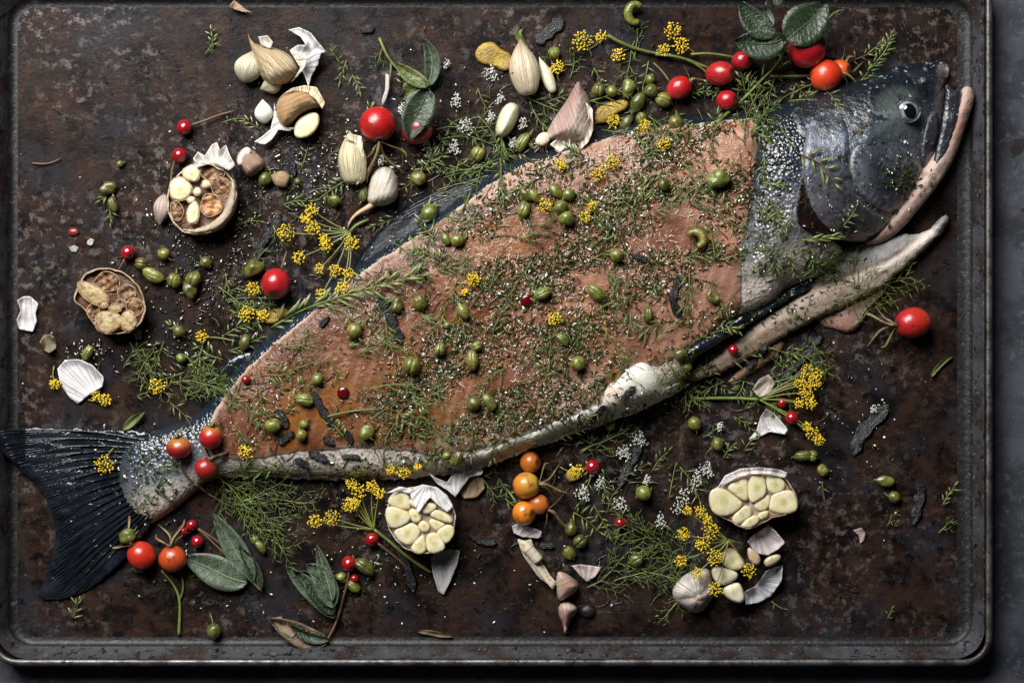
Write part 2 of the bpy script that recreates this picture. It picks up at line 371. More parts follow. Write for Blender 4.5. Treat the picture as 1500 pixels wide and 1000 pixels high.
# ------------------------------------------------------------------ setting: table surface, tray
g = Geo(); n = 40; T = 1.6
xs = np.linspace(-T, T, n); vv = np.array([(x, y, -0.0022) for y in xs for x in xs])
g.add(vv, [(j * n + i, j * n + i + 1, (j + 1) * n + i + 1, (j + 1) * n + i) for j in range(n - 1) for i in range(n - 1)])
tag(build(g, 'table_surface', MT['table']), 'dark blue-grey mottled worn tabletop under the baking tray', None, None, 'structure')

def rrect(x0, y0, x1, y1, r, z, m=14):
    out = []
    for cx, cy, a0 in ((x1 - r, y0 + r, 0), (x0 + r, y0 + r, 90), (x0 + r, y1 - r, 180), (x1 - r, y1 - r, 270)):
        for k in range(m):
            a = math.radians(a0 + 90 * k / (m - 1)); out.append(tuple(P(cx + r * math.cos(a), cy - r * math.sin(a), z)))
    # subdivide the straight sides so that long faces stay well shaped
    return np.array(out)
tray = thing('baking_tray', 'large dark seasoned steel baking tray with rolled rim holding the fish', 'tray', 720, 470)
fl = rrect(26, 11, 1402, 932, 28, 0)
g = Geo(); c0 = fl.mean(0); g.add(np.concatenate([fl, [c0]]), [(i, (i + 1) % len(fl), len(fl)) for i in range(len(fl))])
build(g, 'tray_floor', MT['floor'], tray)
grv = [rrect(26, 11, 1402, 932, 28, 0), rrect(22, 7, 1411, 937, 31, .0001), rrect(18, 3, 1418, 941, 33, .0008), rrect(14, -1, 1422, 944, 36, .0022), rrect(11, -4, 1425, 946, 38, .0040)]
rings = [rrect(11, -4, 1425, 946, 38, .0040), rrect(4, -18, 1434, 957, 42, .011), rrect(-5, -36, 1442, 964, 44, .0175)]
g = Geo(); k = len(rings[0])
g.add(np.concatenate(rings), [(j * k + i, j * k + (i + 1) % k, (j + 1) * k + (i + 1) % k, (j + 1) * k + i) for j in range(len(rings) - 1) for i in range(k)][::1])
build(g, 'side_wall', MT['wall'], tray)
g = Geo(); g.add(np.concatenate(grv), [(j * k + i, j * k + (i + 1) % k, (j + 1) * k + (i + 1) % k, (j + 1) * k + i) for j in range(len(grv) - 1) for i in range(k)]); build(g, 'burnt_groove', MT['burnt'], tray)
g = Geo(); rr = []
for q in range(11):
    a = math.radians(205 - 28 * q); e = 5.2
    dx = e * math.cos(a); z = .0185 + e * S * math.sin(a)
    rr.append(rrect(-12 - dx, -42 - dx, 1449 + dx, 970 + dx, 38 + dx, z))
rr += [rrect(-14, -44, 1453, 974, 50, .012), rrect(0, -20, 1440, 960, 46, -.0018)]
g.add(np.concatenate(rr), [(j * k + i, j * k + (i + 1) % k, (j + 1) * k + (i + 1) % k, (j + 1) * k + i) for j in range(len(rr) - 1) for i in range(k)])
build(g, 'rim', MT['rim'], tray)

# ------------------------------------------------------------------ the fish
fish = thing('salmon', 'large salmon with dark head and orange flesh laid bare, covered in chopped herbs', 'fish', 700, 450)
BODY = [(172, 668), (190, 640), (230, 630), (275, 615), (300, 596), (335, 548), (375, 506), (425, 466), (475, 422), (535, 377), (595, 340), (645, 308), (695, 268), (745, 234), (800, 218), (850, 200), (900, 185), (960, 174),
        (1030, 168), (1080, 164), (1125, 160), (1150, 200), (1165, 300), (1170, 380), (1150, 440), (1090, 470), (1020, 520), (1010, 562), (940, 600), (860, 627), (760, 662), (700, 688), (640, 694), (540, 702), (450, 700), (370, 696), (310, 700), (285, 722), (250, 750), (215, 772), (185, 745), (168, 705)]
FLESH = [(318, 668), (305, 640), (306, 615), (345, 557), (385, 517), (430, 480), (480, 437), (540, 391), (600, 353), (650, 322), (700, 283), (750, 248), (800, 232), (850, 214), (900, 199), (960, 186), (1030, 180), (1080, 175), (1112, 172),
         (1108, 230), (1098, 290), (1092, 350), (1086, 400), (1088, 446), (1080, 466), (1036, 496), (1000, 516), (975, 535), (938, 536), (905, 560), (880, 585), (820, 612), (760, 636), (700, 660), (650, 668), (600, 662), (540, 656), (470, 660), (400, 668), (350, 676)]
bodyc = resample(chaikin(BODY, 1), 8); fleshc = resample(chaikin(FLESH, 1), 8)
if area2(bodyc) < 0: bodyc = bodyc[::-1]
def zbody(pts):
    d = dist(pts, bodyc); t = np.clip((pts[:, 0] - 230) / 880, 0, 1)
    hh = 30 + 32 * t ** .8; return (.58 * dome(d, 30, hh) + .42 * dome(d, 135, hh)) * inside(pts, bodyc)
def side(pts):   # 0 at the back, 1 at the belly
    ax = np.array([[170, 700], [330, 640], [600, 520], [850, 400], [1110, 300], [1400, 200]], float)
    yc = np.interp(pts[:, 0], ax[:, 0], ax[:, 1]); hw = np.interp(pts[:, 0], [170, 300, 600, 850, 1100, 1400], [70, 60, 150, 190, 150, 110])
    return np.clip((pts[:, 1] - yc) / hw * .5 + .5, 0, 1)
def lerpc(t, stops):
    xs_ = [s_[0] for s_ in stops]; return np.stack([np.interp(t, xs_, [s_[1][i] for s_ in stops]) for i in range(3)], 1)
def p3(pts): return np.concatenate([pts, np.zeros((len(pts), 1))], 1)
def bodycol(pts, d):
    s_ = side(pts) + .05 * fn(p3(pts), .05, 3)
    c = lerpc(s_, [(0, (.006, .012, .021)), (.22, (.010, .019, .031)), (.36, (.05, .062, .082)), (.55, (.125, .14, .165)), (.75, (.27, .26, .25)), (1, (.58, .50, .44))])
    tail = np.clip((215 - pts[:, 0]) / 50, 0, 1)[:, None]
    return c * (1 - tail) + np.array([.03, .04, .055]) * tail
build(pillow(BODY, 6, lambda p, d: zbody(p) + .5 * fn(p3(p), .12, 5) * (d > 1) + .8, lambda p, d: .6 + 0 * d, bodycol), 'body_skin', MT['skin'], fish)
def fleshtop(p, d):
    q = p3(p); z = zbody(p) + 3.0 * np.clip(d / 6, 0, 1) + .8
    z += np.clip(d / 20, 0, 1) * (1.2 * fn(q, .04, 9) + .45 * fn(q, .13, 11) + .22 * fn(q, .4, 12))
    return z
def fleshcol(p, d):
    q = p3(p); n1 = fn(q, .03, 13)[:, None]; n2 = fn(q, .11, 15)[:, None]
    c = np.array([.172, .064, .029]) + n1 * np.array([.05, .025, .010]) + n2 * np.array([.03, .015, .009])
    # darker, browner towards the tail; paler and pinker by the collar
    t = np.clip((p[:, 0] - 330) / 750, 0, 1)[:, None]
    c = c * (.80 + .40 * t) + np.array([.125, .088, .072]) * np.clip((t - .42) / .5, 0, 1)
    lowr = np.clip(1 - dist(p, np.array([(640, 655), (700, 645), (780, 612), (870, 575)], float), False) / 40, 0, 1)[:, None]
    c = c * (1 - .85 * lowr) + np.array([.58, .42, .32]) * .85 * lowr
    # arcs of muscle: pale connective lines across the flank
    sx = .9 * p[:, 0] - .42 * p[:, 1]; cx_ = .42 * p[:, 0] + .9 * p[:, 1] - 672
    w = .5 + .5 * np.sin((sx + .9 * np.sqrt(cx_ * cx_ + 300) + 7 * fn(q, .02, 17)) * 2 * math.pi / 25)
    c = c + (w[:, None] ** 7) * np.array([.13, .085, .058]) * np.clip(.6 + .5 * fn(q, .03, 16), 0, 1)[:, None]
    e = np.clip(1 - d / (6 + 2.5 * fn(q, .08, 19)), 0, 1)[:, None]
    c = c * (1 - e) + np.array([.60, .48, .40]) * e
    up = np.clip((1100 - p[:, 0]) / 300, 0, 1) * np.clip((p[:, 0] - 680) / 60, 0, 1) * np.clip(1 - dist(p, np.array([(690, 290), (760, 240), (860, 208), (960, 190), (1110, 180)]), False) / 34, 0, 1)
    c = c * (1 - up[:, None] * .45) + np.array([.50, .36, .29]) * up[:, None] * .45
    for gx, gy, gr, gk in ((738, 328, 34, .8), (705, 348, 26, .7), (880, 262, 26, .5), (590, 560, 40, .5), (500, 575, 30, .5), (690, 640, 26, .5), (850, 500, 30, .35), (430, 600, 34, .35)):
        k = gk * np.exp(-((p[:, :1] - gx) ** 2 + (p[:, 1:] - gy) ** 2) / (gr * gr) + .5 * fn(q, .05, 44)[:, None]); k = np.clip(k, 0, .85); c = c * (1 - k) + np.array([.22, .085, .012]) * k
    return np.clip(c, .01, .8)
build(pillow(FLESH, 4.5, fleshtop, lambda p, d: zbody(p) - 4, fleshcol, rag=1.6), 'flesh', MT['flesh'], fish)

# pale belly wall along the lower edge, the silver streak on it, the white membrane
BELLY = [(318, 676), (400, 672), (470, 664), (540, 660), (600, 667), (650, 673), (702, 664), (760, 640), (820, 616), (885, 588), (935, 584), (975, 566), (1012, 556), (1008, 566), (940, 602), (860, 629), (760, 664), (700, 690), (640, 697), (540, 704), (450, 702), (370, 698), (318, 700)]
def bellycol(p, d):
    q = p3(p); o_ = np.clip(1 - dist(p, bodyc) / 16, 0, 1)[:, None]; c = np.array([.62, .54, .43]) * (1 - .55 * o_) + np.array([.26, .27, .28]) * .55 * o_ + .07 * fn(q, .05, 21)[:, None] + .05 * fn(q, .2, 20)[:, None]
    bl = np.clip(fn(q, .09, 14) - .75, 0, .5)[:, None] * 2 * (p[:, :1] < 640); c = c * (1 - bl) + np.array([.02, .018, .02]) * bl
    dark = np.clip((p[:, 0] - 560) / 100, 0, 1) * np.clip((800 - p[:, 0]) / 60, 0, 1) * np.clip(1 - dist(p, np.array([(660, 690), (720, 675), (790, 648)], float), False) / 11, 0, 1)
    c = c * (1 - dark[:, None]) + np.array([.10, .135, .17]) * dark[:, None]
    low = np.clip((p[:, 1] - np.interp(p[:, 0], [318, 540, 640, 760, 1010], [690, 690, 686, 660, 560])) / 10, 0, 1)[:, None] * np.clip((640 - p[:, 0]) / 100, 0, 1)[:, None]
    wh = np.clip((p[:, :1] - 690) / 50, 0, 1) * .8; c = c * (1 - wh) + np.array([.80, .77, .72]) * wh
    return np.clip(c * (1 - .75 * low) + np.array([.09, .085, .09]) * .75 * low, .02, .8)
def bellytop(p, d):
    do = dist(p, bodyc); q = p3(p); return np.maximum(np.where(p[:, 0] > 680, 16, 9) + 15 * np.clip(do / 30, 0, 1) ** .8, np.where(p[:, 0] > 640, zbody(p) + 1.5, 0)) + (1.8 * fn(q, .07, 22) + 1.1 * fn(q, .2, 24)) * np.clip(d / 5, 0, 1) + dome(d, 3, 2)
build(pillow(BELLY, 4, bellytop, lambda p, d: 1 + 0 * d, bellycol, rag=1.5), 'belly_wall', MT['pale'], fish)
MEMB = [(878, 592), (888, 566), (908, 552), (925, 534), (945, 529), (962, 545), (972, 570), (990, 572), (965, 590), (930, 600), (895, 606)]
def membcol(p, d):
    c = np.array([.78, .77, .68]) + 0 * p[:, :1]; r = np.clip(1 - np.hypot(p[:, 0] - 897, p[:, 1] - 576) / 22, 0, 1)[:, None]
    return c * (1 - r * .7) + np.array([.55, .28, .18]) * r * .7
build(pillow(MEMB, 4, lambda p, d: zbody(p) + 4 + dome(d, 22, 15) + 1.2 * fn(p3(p), .12, 23), lambda p, d: 2 + 0 * d, membcol), 'belly_membrane', MT['memb'], fish)
# strip of belly skin that runs from the belly up to the throat, and its bony tip
STRIP = [(1005, 562), (1012, 540), (1050, 512), (1100, 474), (1150, 438), (1190, 412), (1192, 376), (1235, 356), (1285, 354), (1318, 342), (1345, 345), (1365, 333), (1384, 313), (1392, 319), (1382, 338), (1350, 370), (1315, 401), (1285, 425), (1240, 447), (1200, 466), (1150, 490), (1100, 524), (1050, 548)]
def stripcol(p, d):
    t = np.clip((p[:, 0] - 1000) / 390, 0, 1); c = lerpc(t, [(0, (.46, .34, .28)), (.3, (.36, .28, .21)), (.6, (.44, .35, .28)), (.8, (.56, .48, .41)), (1, (.64, .60, .54))])
    up = np.clip((np.interp(p[:, 0], [1180, 1240, 1300, 1360], [425, 404, 380, 338]) - p[:, 1]) / 9, 0, 1)[:, None] * (p[:, :1] > 1170)
    c = c * (1 - up) + np.array([.20, .19, .195]) * up
    return np.clip(c + .06 * fn(p3(p), .06, 25)[:, None] + .03 * fn(p3(p), .2, 26)[:, None], .02, .7)
def striptop(p, d):
    q = p3(p); cr = np.abs(p[:, 1] - np.interp(p[:, 0], [1180, 1240, 1300, 1360], [428, 407, 384, 341])); k = (p[:, 0] > 1170)
    return 14 + dome(d, 6, 5) + (2.4 * fn(q, .05, 27) + 1.2 * fn(q, .13, 30)) * np.clip(d / 8, 0, 1) - 5 * np.exp(-(cr / 5) ** 2) * k + np.clip(d, 0, 20) * .35
build(pillow(STRIP, 4, striptop, lambda p, d: 1 + 0 * d, stripcol, rag=1.4), 'throat_flap', MT['pale'], fish)
FLAP = [(1192, 462), (1225, 440), (1270, 425), (1310, 400), (1300, 425), (1275, 452), (1262, 475), (1245, 490), (1222, 482), (1205, 478)]
build(pillow(FLAP, 5, lambda p, d: 4 + dome(d, 5, 4) + 2.4 * fn(p3(p), .1, 29) * np.clip(d / 5, 0, 1), lambda p, d: .6 + 0 * d, lambda p, d: np.array([.34, .20, .16]) + .06 * fn(p3(p), .08, 31)[:, None]), 'fin_flap', MT['pale'], fish)
FLAP2 = [(1060, 565), (1085, 540), (1120, 505), (1148, 492), (1150, 510), (1130, 530), (1095, 552)]
build(pillow(FLAP2, 5, lambda p, d: 2 + dome(d, 14, 7) + 1.2 * fn(p3(p), .1, 33), lambda p, d: .6 + 0 * d, lambda p, d: np.array([.30, .17, .11]) + .06 * fn(p3(p), .08, 35)[:, None]), 'pelvic_fin', MT['pale'], fish)

# collar: scaled skin between the cut flesh and the gill opening
COLLAR = [(1112, 168), (1150, 152), (1185, 140), (1200, 180), (1188, 240), (1186, 290), (1195, 330), (1225, 352), (1240, 380), (1225, 402), (1180, 412), (1130, 436), (1096, 452), (1090, 420), (1096, 360), (1102, 290), (1110, 230)]
HEADH = [(1150, 150), (1200, 134), (1250, 115), (1300, 101), (1340, 93), (1372, 89), (1388, 93), (1391, 103), (1387, 120), (1384, 150), (1380, 180), (1376, 215), (1372, 245), (1340, 300), (1310, 335), (1275, 354), (1235, 354), (1205, 340), (1185, 310), (1174, 270), (1174, 230), (1166, 190)]
headc = resample(chaikin(HEADH, 1), 8)
FULL = resample(chaikin([(1060, 160), (1150, 150), (1250, 114), (1372, 88), (1391, 100), (1376, 225), (1310, 338), (1240, 380), (1225, 404), (1130, 438), (1060, 470)], 1), 10)
def zhead(p):
    d = dist(p, FULL); tx = np.clip((1395 - p[:, 0]) / 120, 0, 1)
    return dome(d, 120, 40 + 38 * tx)
def collarcol(p, d):
    s_ = side(p) + .04 * fn(p3(p), .07, 37)
    s_ = s_ + .05 * fn(p3(p), .15, 38); return lerpc(s_, [(0, (.006, .011, .018)), (.34, (.009, .015, .024)), (.46, (.060, .072, .092)), (.58, (.105, .11, .125)), (.72, (.12, .12, .12)), (.86, (.40, .37, .30)), (1, (.36, .32, .26))])
build(pillow(COLLAR, 5, lambda p, d: zhead(p) + dome(d, 6, 4) - 3 + 1.6 * fn(p3(p), .06, 40) * np.clip(d / 10, 0, 1) + .5 * fn(p3(p), .15, 39), lambda p, d: 1.0 + 0 * d, collarcol, rag=1.8), 'collar_skin', MT['skin'], fish)
PECT = [(1000, 522), (1012, 506), (1050, 484), (1095, 454), (1130, 436), (1180, 412), (1205, 405), (1195, 418), (1150, 442), (1110, 466), (1050, 504), (1015, 524)]
build(pillow(PECT, 4, lambda p, d: np.maximum(zhead(p) * .5 + 14, np.interp(p[:, 0], [1000, 1090, 1120], [44, 40, 0])) + dome(d, 8, 5), lambda p, d: 2 + 0 * d), 'pectoral_fin', MT['fin'], fish)
GILL = [(1172, 262), (1180, 250), (1190, 290), (1210, 330), (1240, 352), (1215, 352), (1180, 338), (1164, 322)]
build(pillow(GILL, 4, lambda p, d: zhead(p) + 5.5 - np.minimum(d * .4, 3), lambda p, d: 2 + 0 * d), 'gill_slit', MT['gill'], fish)
def headcol(p, d):
    s_ = np.clip(dist(p, np.array([(1150, 150), (1250, 114), (1372, 88), (1395, 95)], float), False) / 190, 0, 1) + .05 * fn(p3(p), .05, 41)
    c = lerpc(s_, [(0, (.004, .007, .011)), (.26, (.007, .011, .017)), (.38, (.034, .050, .070)), (.6, (.064, .074, .100)), (.85, (.090, .092, .115)), (1, (.24, .19, .18))])
    lip = np.clip(1 - dist(p, np.array([(1388, 100), (1384, 150), (1376, 215), (1372, 245)], float), False) / 16, 0, 1)[:, None] * (p[:, 1:] > 95)
    c = c * (1 - lip) + np.array([.36, .32, .29]) * lip
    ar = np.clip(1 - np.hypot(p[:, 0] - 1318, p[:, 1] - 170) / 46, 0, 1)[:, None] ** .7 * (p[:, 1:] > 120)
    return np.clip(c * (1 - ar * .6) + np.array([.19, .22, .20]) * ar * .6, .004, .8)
build(pillow(HEADH, 4.5, lambda p, d: zhead(p) + 3 * np.clip(d / 8, 0, 1) + 1.0 * fn(p3(p), .06, 43) * np.clip(d / 10, 0, 1), lambda p, d: 1 + 0 * d, headcol), 'head', MT['head'], fish)
def plate(name, outline, lift, w, colf, mat, sp=4.5, nz=.8, seed=45, par=None, y0=-200):
    return build(pillow(outline, sp, lambda p, d: zhead(p) + 3.4 + (dome(d, w, lift) + 1.5) * np.clip((p[:, 1] - y0) / 60, 0, 1) - 1.6 * np.clip((y0 + 20 - p[:, 1]) / 20, 0, 1) + nz * fn(p3(p), .07, seed) * np.clip(d / 8, 0, 1), lambda p, d: 4 + 0 * d, colf), name, mat, par or fish)
def opcol(p, d):  # scuffed silver patch near the top puts the plate's highlight into its colour
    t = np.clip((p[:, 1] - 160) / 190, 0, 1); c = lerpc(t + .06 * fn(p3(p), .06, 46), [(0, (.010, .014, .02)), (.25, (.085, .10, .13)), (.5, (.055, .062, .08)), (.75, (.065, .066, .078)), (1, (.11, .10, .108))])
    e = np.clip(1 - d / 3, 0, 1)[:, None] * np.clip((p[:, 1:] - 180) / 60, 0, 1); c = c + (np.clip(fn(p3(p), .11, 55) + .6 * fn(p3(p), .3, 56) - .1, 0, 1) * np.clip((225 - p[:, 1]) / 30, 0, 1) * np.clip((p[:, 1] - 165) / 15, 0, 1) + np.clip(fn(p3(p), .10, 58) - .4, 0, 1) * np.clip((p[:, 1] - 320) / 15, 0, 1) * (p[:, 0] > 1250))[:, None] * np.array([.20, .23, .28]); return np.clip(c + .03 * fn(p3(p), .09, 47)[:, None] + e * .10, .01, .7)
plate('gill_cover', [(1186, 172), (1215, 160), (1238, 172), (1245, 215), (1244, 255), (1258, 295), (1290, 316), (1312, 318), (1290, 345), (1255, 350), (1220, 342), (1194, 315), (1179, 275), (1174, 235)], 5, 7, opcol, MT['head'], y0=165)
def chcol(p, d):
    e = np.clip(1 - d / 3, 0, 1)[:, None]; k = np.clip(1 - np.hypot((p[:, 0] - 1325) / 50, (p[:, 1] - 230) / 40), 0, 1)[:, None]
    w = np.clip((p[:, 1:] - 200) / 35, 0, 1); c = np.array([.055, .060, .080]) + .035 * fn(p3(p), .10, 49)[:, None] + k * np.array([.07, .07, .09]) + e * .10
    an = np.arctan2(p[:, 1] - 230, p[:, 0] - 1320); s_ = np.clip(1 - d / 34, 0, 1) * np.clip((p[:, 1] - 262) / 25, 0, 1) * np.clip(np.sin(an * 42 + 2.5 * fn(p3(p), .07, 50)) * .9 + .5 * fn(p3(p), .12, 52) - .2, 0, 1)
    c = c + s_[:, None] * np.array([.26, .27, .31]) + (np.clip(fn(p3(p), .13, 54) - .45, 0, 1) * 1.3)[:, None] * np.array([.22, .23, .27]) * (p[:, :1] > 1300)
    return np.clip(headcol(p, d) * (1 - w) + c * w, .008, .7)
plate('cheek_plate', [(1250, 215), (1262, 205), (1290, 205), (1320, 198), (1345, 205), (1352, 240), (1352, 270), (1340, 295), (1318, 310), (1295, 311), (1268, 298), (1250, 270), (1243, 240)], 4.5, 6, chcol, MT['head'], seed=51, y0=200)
plate('upper_jaw_bone', [(1362, 165), (1372, 160), (1378, 185), (1376, 220), (1370, 245), (1358, 252), (1349, 240), (1350, 210), (1355, 185)], 6, 9, lambda p, d: np.array([.065, .065, .080]) + .03 * fn(p3(p), .15, 53)[:, None], MT['head'], 3.5)
plate('nostril', [(1347, 113), (1356, 114), (1357, 122), (1350, 122)], 2, 4, lambda p, d: np.array([.10, .105, .11]) + 0 * p[:, :1], MT['head'], 2.5, 0)
JAW = [(1405, 142), (1410, 128), (1420, 125), (1428, 137), (1425, 155), (1416, 180), (1399, 231), (1376, 270), (1343, 310), (1320, 337), (1292, 357), (1262, 360), (1278, 338), (1312, 306), (1332, 280), (1347, 252), (1364, 232), (1384, 203), (1397, 170)]
MOUTH = [(1384, 150), (1386, 118), (1396, 135), (1406, 128), (1410, 140), (1404, 180), (1392, 220), (1376, 248), (1362, 262), (1366, 240), (1376, 200)]
build(pillow(MOUTH, 4, lambda p, d: 30 + dome(d, 7, 4) + 1.5 * fn(p3(p), .12, 59), lambda p, d: 4 + 0 * d, lambda p, d: np.array([.020, .022, .030]) + 0 * p[:, :1]), 'mouth_interior', MT['head'], fish)
def jawcol(p, d):
    ins = np.clip(1 - dist(p, np.array([(1402, 140), (1394, 185), (1380, 222)], float), False) / 9, 0, 1)[:, None]
    c = np.array([.46, .32, .27]) + .05 * fn(p3(p), .06, 55)[:, None]; red = np.clip(1 - np.hypot(p[:, 0] - 1415, p[:, 1] - 185) / 50, 0, 1)[:, None]
    c = c * (1 - red * .5) + np.array([.46, .17, .13]) * red * .5
    return c * (1 - ins) + np.array([.05, .055, .075]) * ins
build(pillow(JAW, 4, lambda p, d: 24 + dome(d, 4, 4) + np.clip(d, 0, 16) * .55 + 1.6 * fn(p3(p), .05, 56) + 1.2 * fn(p3(p), .1, 57) * np.clip(d / 5, 0, 1), lambda p, d: 3 + 0 * d, jawcol), 'lower_jaw', MT['pale'], fish)
# eye
ez = float(zhead(np.array([[1330., 163.]]))[0]) + 4
eye = build(Geo().add(frame(1330, 163, ez * S, -20)(SPH * (17, 15, 7)), SPHF), 'eye', MT['eye_w'], fish)
build(Geo().add(frame(1332, 163, (ez + 2.6) * S, -60)(SPH * (12.5, 10.5, 6.0)), SPHF), 'pupil', MT['pupil'], eye)
g = Geo(); a = np.linspace(0, 2 * math.pi, 33)
tube(g, frame(1330, 163, (ez + 1.5) * S)(np.stack([18.5 * np.cos(a), 16.5 * np.sin(a), 0 * a], 1)), 1.6 * S, 6, (.05, .06, .07)); build(g, 'eye_socket', MT['head'], eye)

# tail and fins
TAIL = [(240, 640), (200, 629), (150, 629), (100, 626), (50, 625), (8, 629), (-18, 637), (-8, 652), (10, 668), (30, 690), (50, 706), (68, 732), (80, 762), (81, 790), (76, 818), (68, 845), (56, 868), (62, 879), (92, 877), (122, 868), (152, 848), (186, 814), (216, 775), (235, 740)]
tail = build(pillow(TAIL, 5, lambda p, d: 2.5 + 1.5 * np.clip(d / 10, 0, 1) + np.clip((p[:, 0] - 120) / 90, 0, 1) * 12 + np.clip(36 - p[:, 0], 0, 60) * .75 + .8 * np.sin(np.arctan2(p[:, 1] - 690, 300 - p[:, 0]) * 70) + 1.6 * fn(p3(p), .05, 60), lambda p, d: .5 + np.clip(36 - p[:, 0], 0, 60) * .75, rag=1.2), 'tail_fin', MT['fin'], fish)
for i in range(19):
    t = i / 18; ends = resample(np.array([(2, 636), (12, 664), (45, 695), (70, 728), (86, 765), (86, 800), (80, 830), (70, 868), (110, 868)], float), 1, False)
    e = ends[int(t * (len(ends) - 1))]; s0 = np.array([218, 645 + 110 * t]); m_ = (s0 + e) / 2 + np.array([0, 14 * (t - .5) - 6])
    pts = curve([s0, m_, e], 9); z = np.interp(pts[:, 0], [60, 120, 218], [4.0, 5.2, 18.5]) + np.clip(36 - pts[:, 0], 0, 60) * .75
    g = Geo(); tube(g, PA(pts[:, 0], pts[:, 1], (z + .5 * np.sin(np.arange(len(pts)) * 2.1 + i)) * S), np.linspace(1.8, .7, len(pts)) * S, 5); build(g, 'fin_ray', MT['fin'], tail)
    for q in (-1, 1):   # each ray forks towards the edge
        k0 = len(pts) // 2; fp = pts[k0:] + np.linspace(0, 1, len(pts) - k0)[:, None] * np.array([1, 2.2]) * q * 2.2; g = Geo(); tube(g, PA(fp[:, 0], fp[:, 1], z[k0:] * S), np.linspace(1.2, .5, len(fp)) * S, 4); build(g, 'fin_ray', MT['fin'], tail)
DORS = [(512, 404), (522, 380), (545, 350), (570, 322), (600, 297), (640, 277), (680, 262), (718, 250), (735, 252), (705, 288), (652, 326), (600, 358), (552, 394)]
dors = build(pillow(DORS, 5, lambda p, d: 3 + dome(d, 20, 7) + np.clip((p[:, 0] * .57 + p[:, 1] * .82 - 610) / 30, 0, 1) * 12, lambda p, d: .6 + 0 * d), 'dorsal_fin', MT['fin3'], fish)
for i in range(11):
    t = (i + .3) / 11; A = np.array([722, 254]) * (1 - t) + np.array([655, 318]) * t; B = np.array([598, 303]) * (1 - t) + np.array([516, 400]) * t
    pts = curve([A, (A + B) / 2 + np.array([-5, -5]), B], 8); z = 9.5 + np.clip((pts[:, 0] * .57 + pts[:, 1] * .82 - 610) / 30, 0, 1) * 12
    g = Geo(); tube(g, PA(pts[:, 0], pts[:, 1], (z - .8 + 1.7 * fn(np.stack([pts[:, 0], pts[:, 1], 0 * pts[:, 0] + 9 * i], 1), .22, i)) * S), np.linspace(1.3, .8, len(pts)) * S, 5); build(g, 'fin_ray', MT['fin2'], dors)
build(pillow([(318, 552), (325, 530), (345, 517), (372, 512), (378, 520), (352, 545), (330, 562)], 4, lambda p, d: 2 + dome(d, 10, 6), lambda p, d: .5 + 0 * d), 'adipose_fin', MT['fin'], fish)

# everything the loose herbs may lie on
vs, fs, off = [], [], 0
for o in COL.objects:
    if o.type == 'MESH' and o.parent is not None and (o.parent == fish or o.parent.parent == fish):
        w = np.array(o['_w']); k = len(o.data.vertices); a = np.empty(k * 3, np.float32); o.data.vertices.foreach_get('co', a)
        vs += (a.reshape(-1, 3) + w).tolist(); fs += [tuple(i + off for i in p.vertices) for p in o.data.polygons]; off += k
BV[0] = BVHTree.FromPolygons(vs, fs)

LM += [(1330, 163, "the fish's eye"), (1190, 315, 'the dark gill slit'), (1418, 140, 'the lower jaw tip'), (85, 770, "the tail fin's notch"), (296, 290, 'the dried opened garlic bulb'), (160, 443, 'the brown roasted garlic half'),
       (408, 92, 'the tan pointed garlic head'), (835, 190, 'the purple garlic bulb'), (617, 760, 'the paper-topped garlic half'), (1105, 732, 'the nine-clove garlic half'), (1015, 862, 'the white whole garlic bulb'), (553, 183, 'the biggest red rosehip'),
       (404, 415, 'the cherry-like rosehip'), (1337, 473, 'the lone rosehip near the jaw'), (772, 712, 'the stack of orange rosehips'), (230, 816, 'the rosehip pair by the tail'), (285, 660, 'the red-yellow rosehips'), (832, 880, 'the two pink cloves'),
       (118, 558, 'the white paper fan'), (560, 275, 'the stalked white clove'), (743, 175, 'the peeled pale clove'), (770, 107, 'the cream hook-tipped clove'), (1135, 45, 'the rose leaves'), (935, 565, 'the white belly membrane'), (610, 320, 'the dorsal fin'),
       (577, 468, 'the charred strip on the flesh'), (722, 80, 'the yellow peel'), (475, 375, 'the spread yellow umbel'), (1155, 583, 'the green-stalked umbel'), (650, 836, 'the grey paper shard'), (530, 420, 'the long rosemary sprig'),
       (350, 532, 'the small adipose fin'), (772, 440, 'the dark red smear'), (1050, 265, 'the wrinkled green pod'), (1268, 632, 'the large charred flake'), (1210, 110, 'the orange-red rosehip'), (1015, 120, 'the rosehip twig'), (450, 860, 'the dark leaf spray'), (310, 835, 'the grey-green leaf'), (1220, 455, 'the pink fin flap'), (517, 235, 'the herb-flecked garlic piece')]
exec_marker = 0
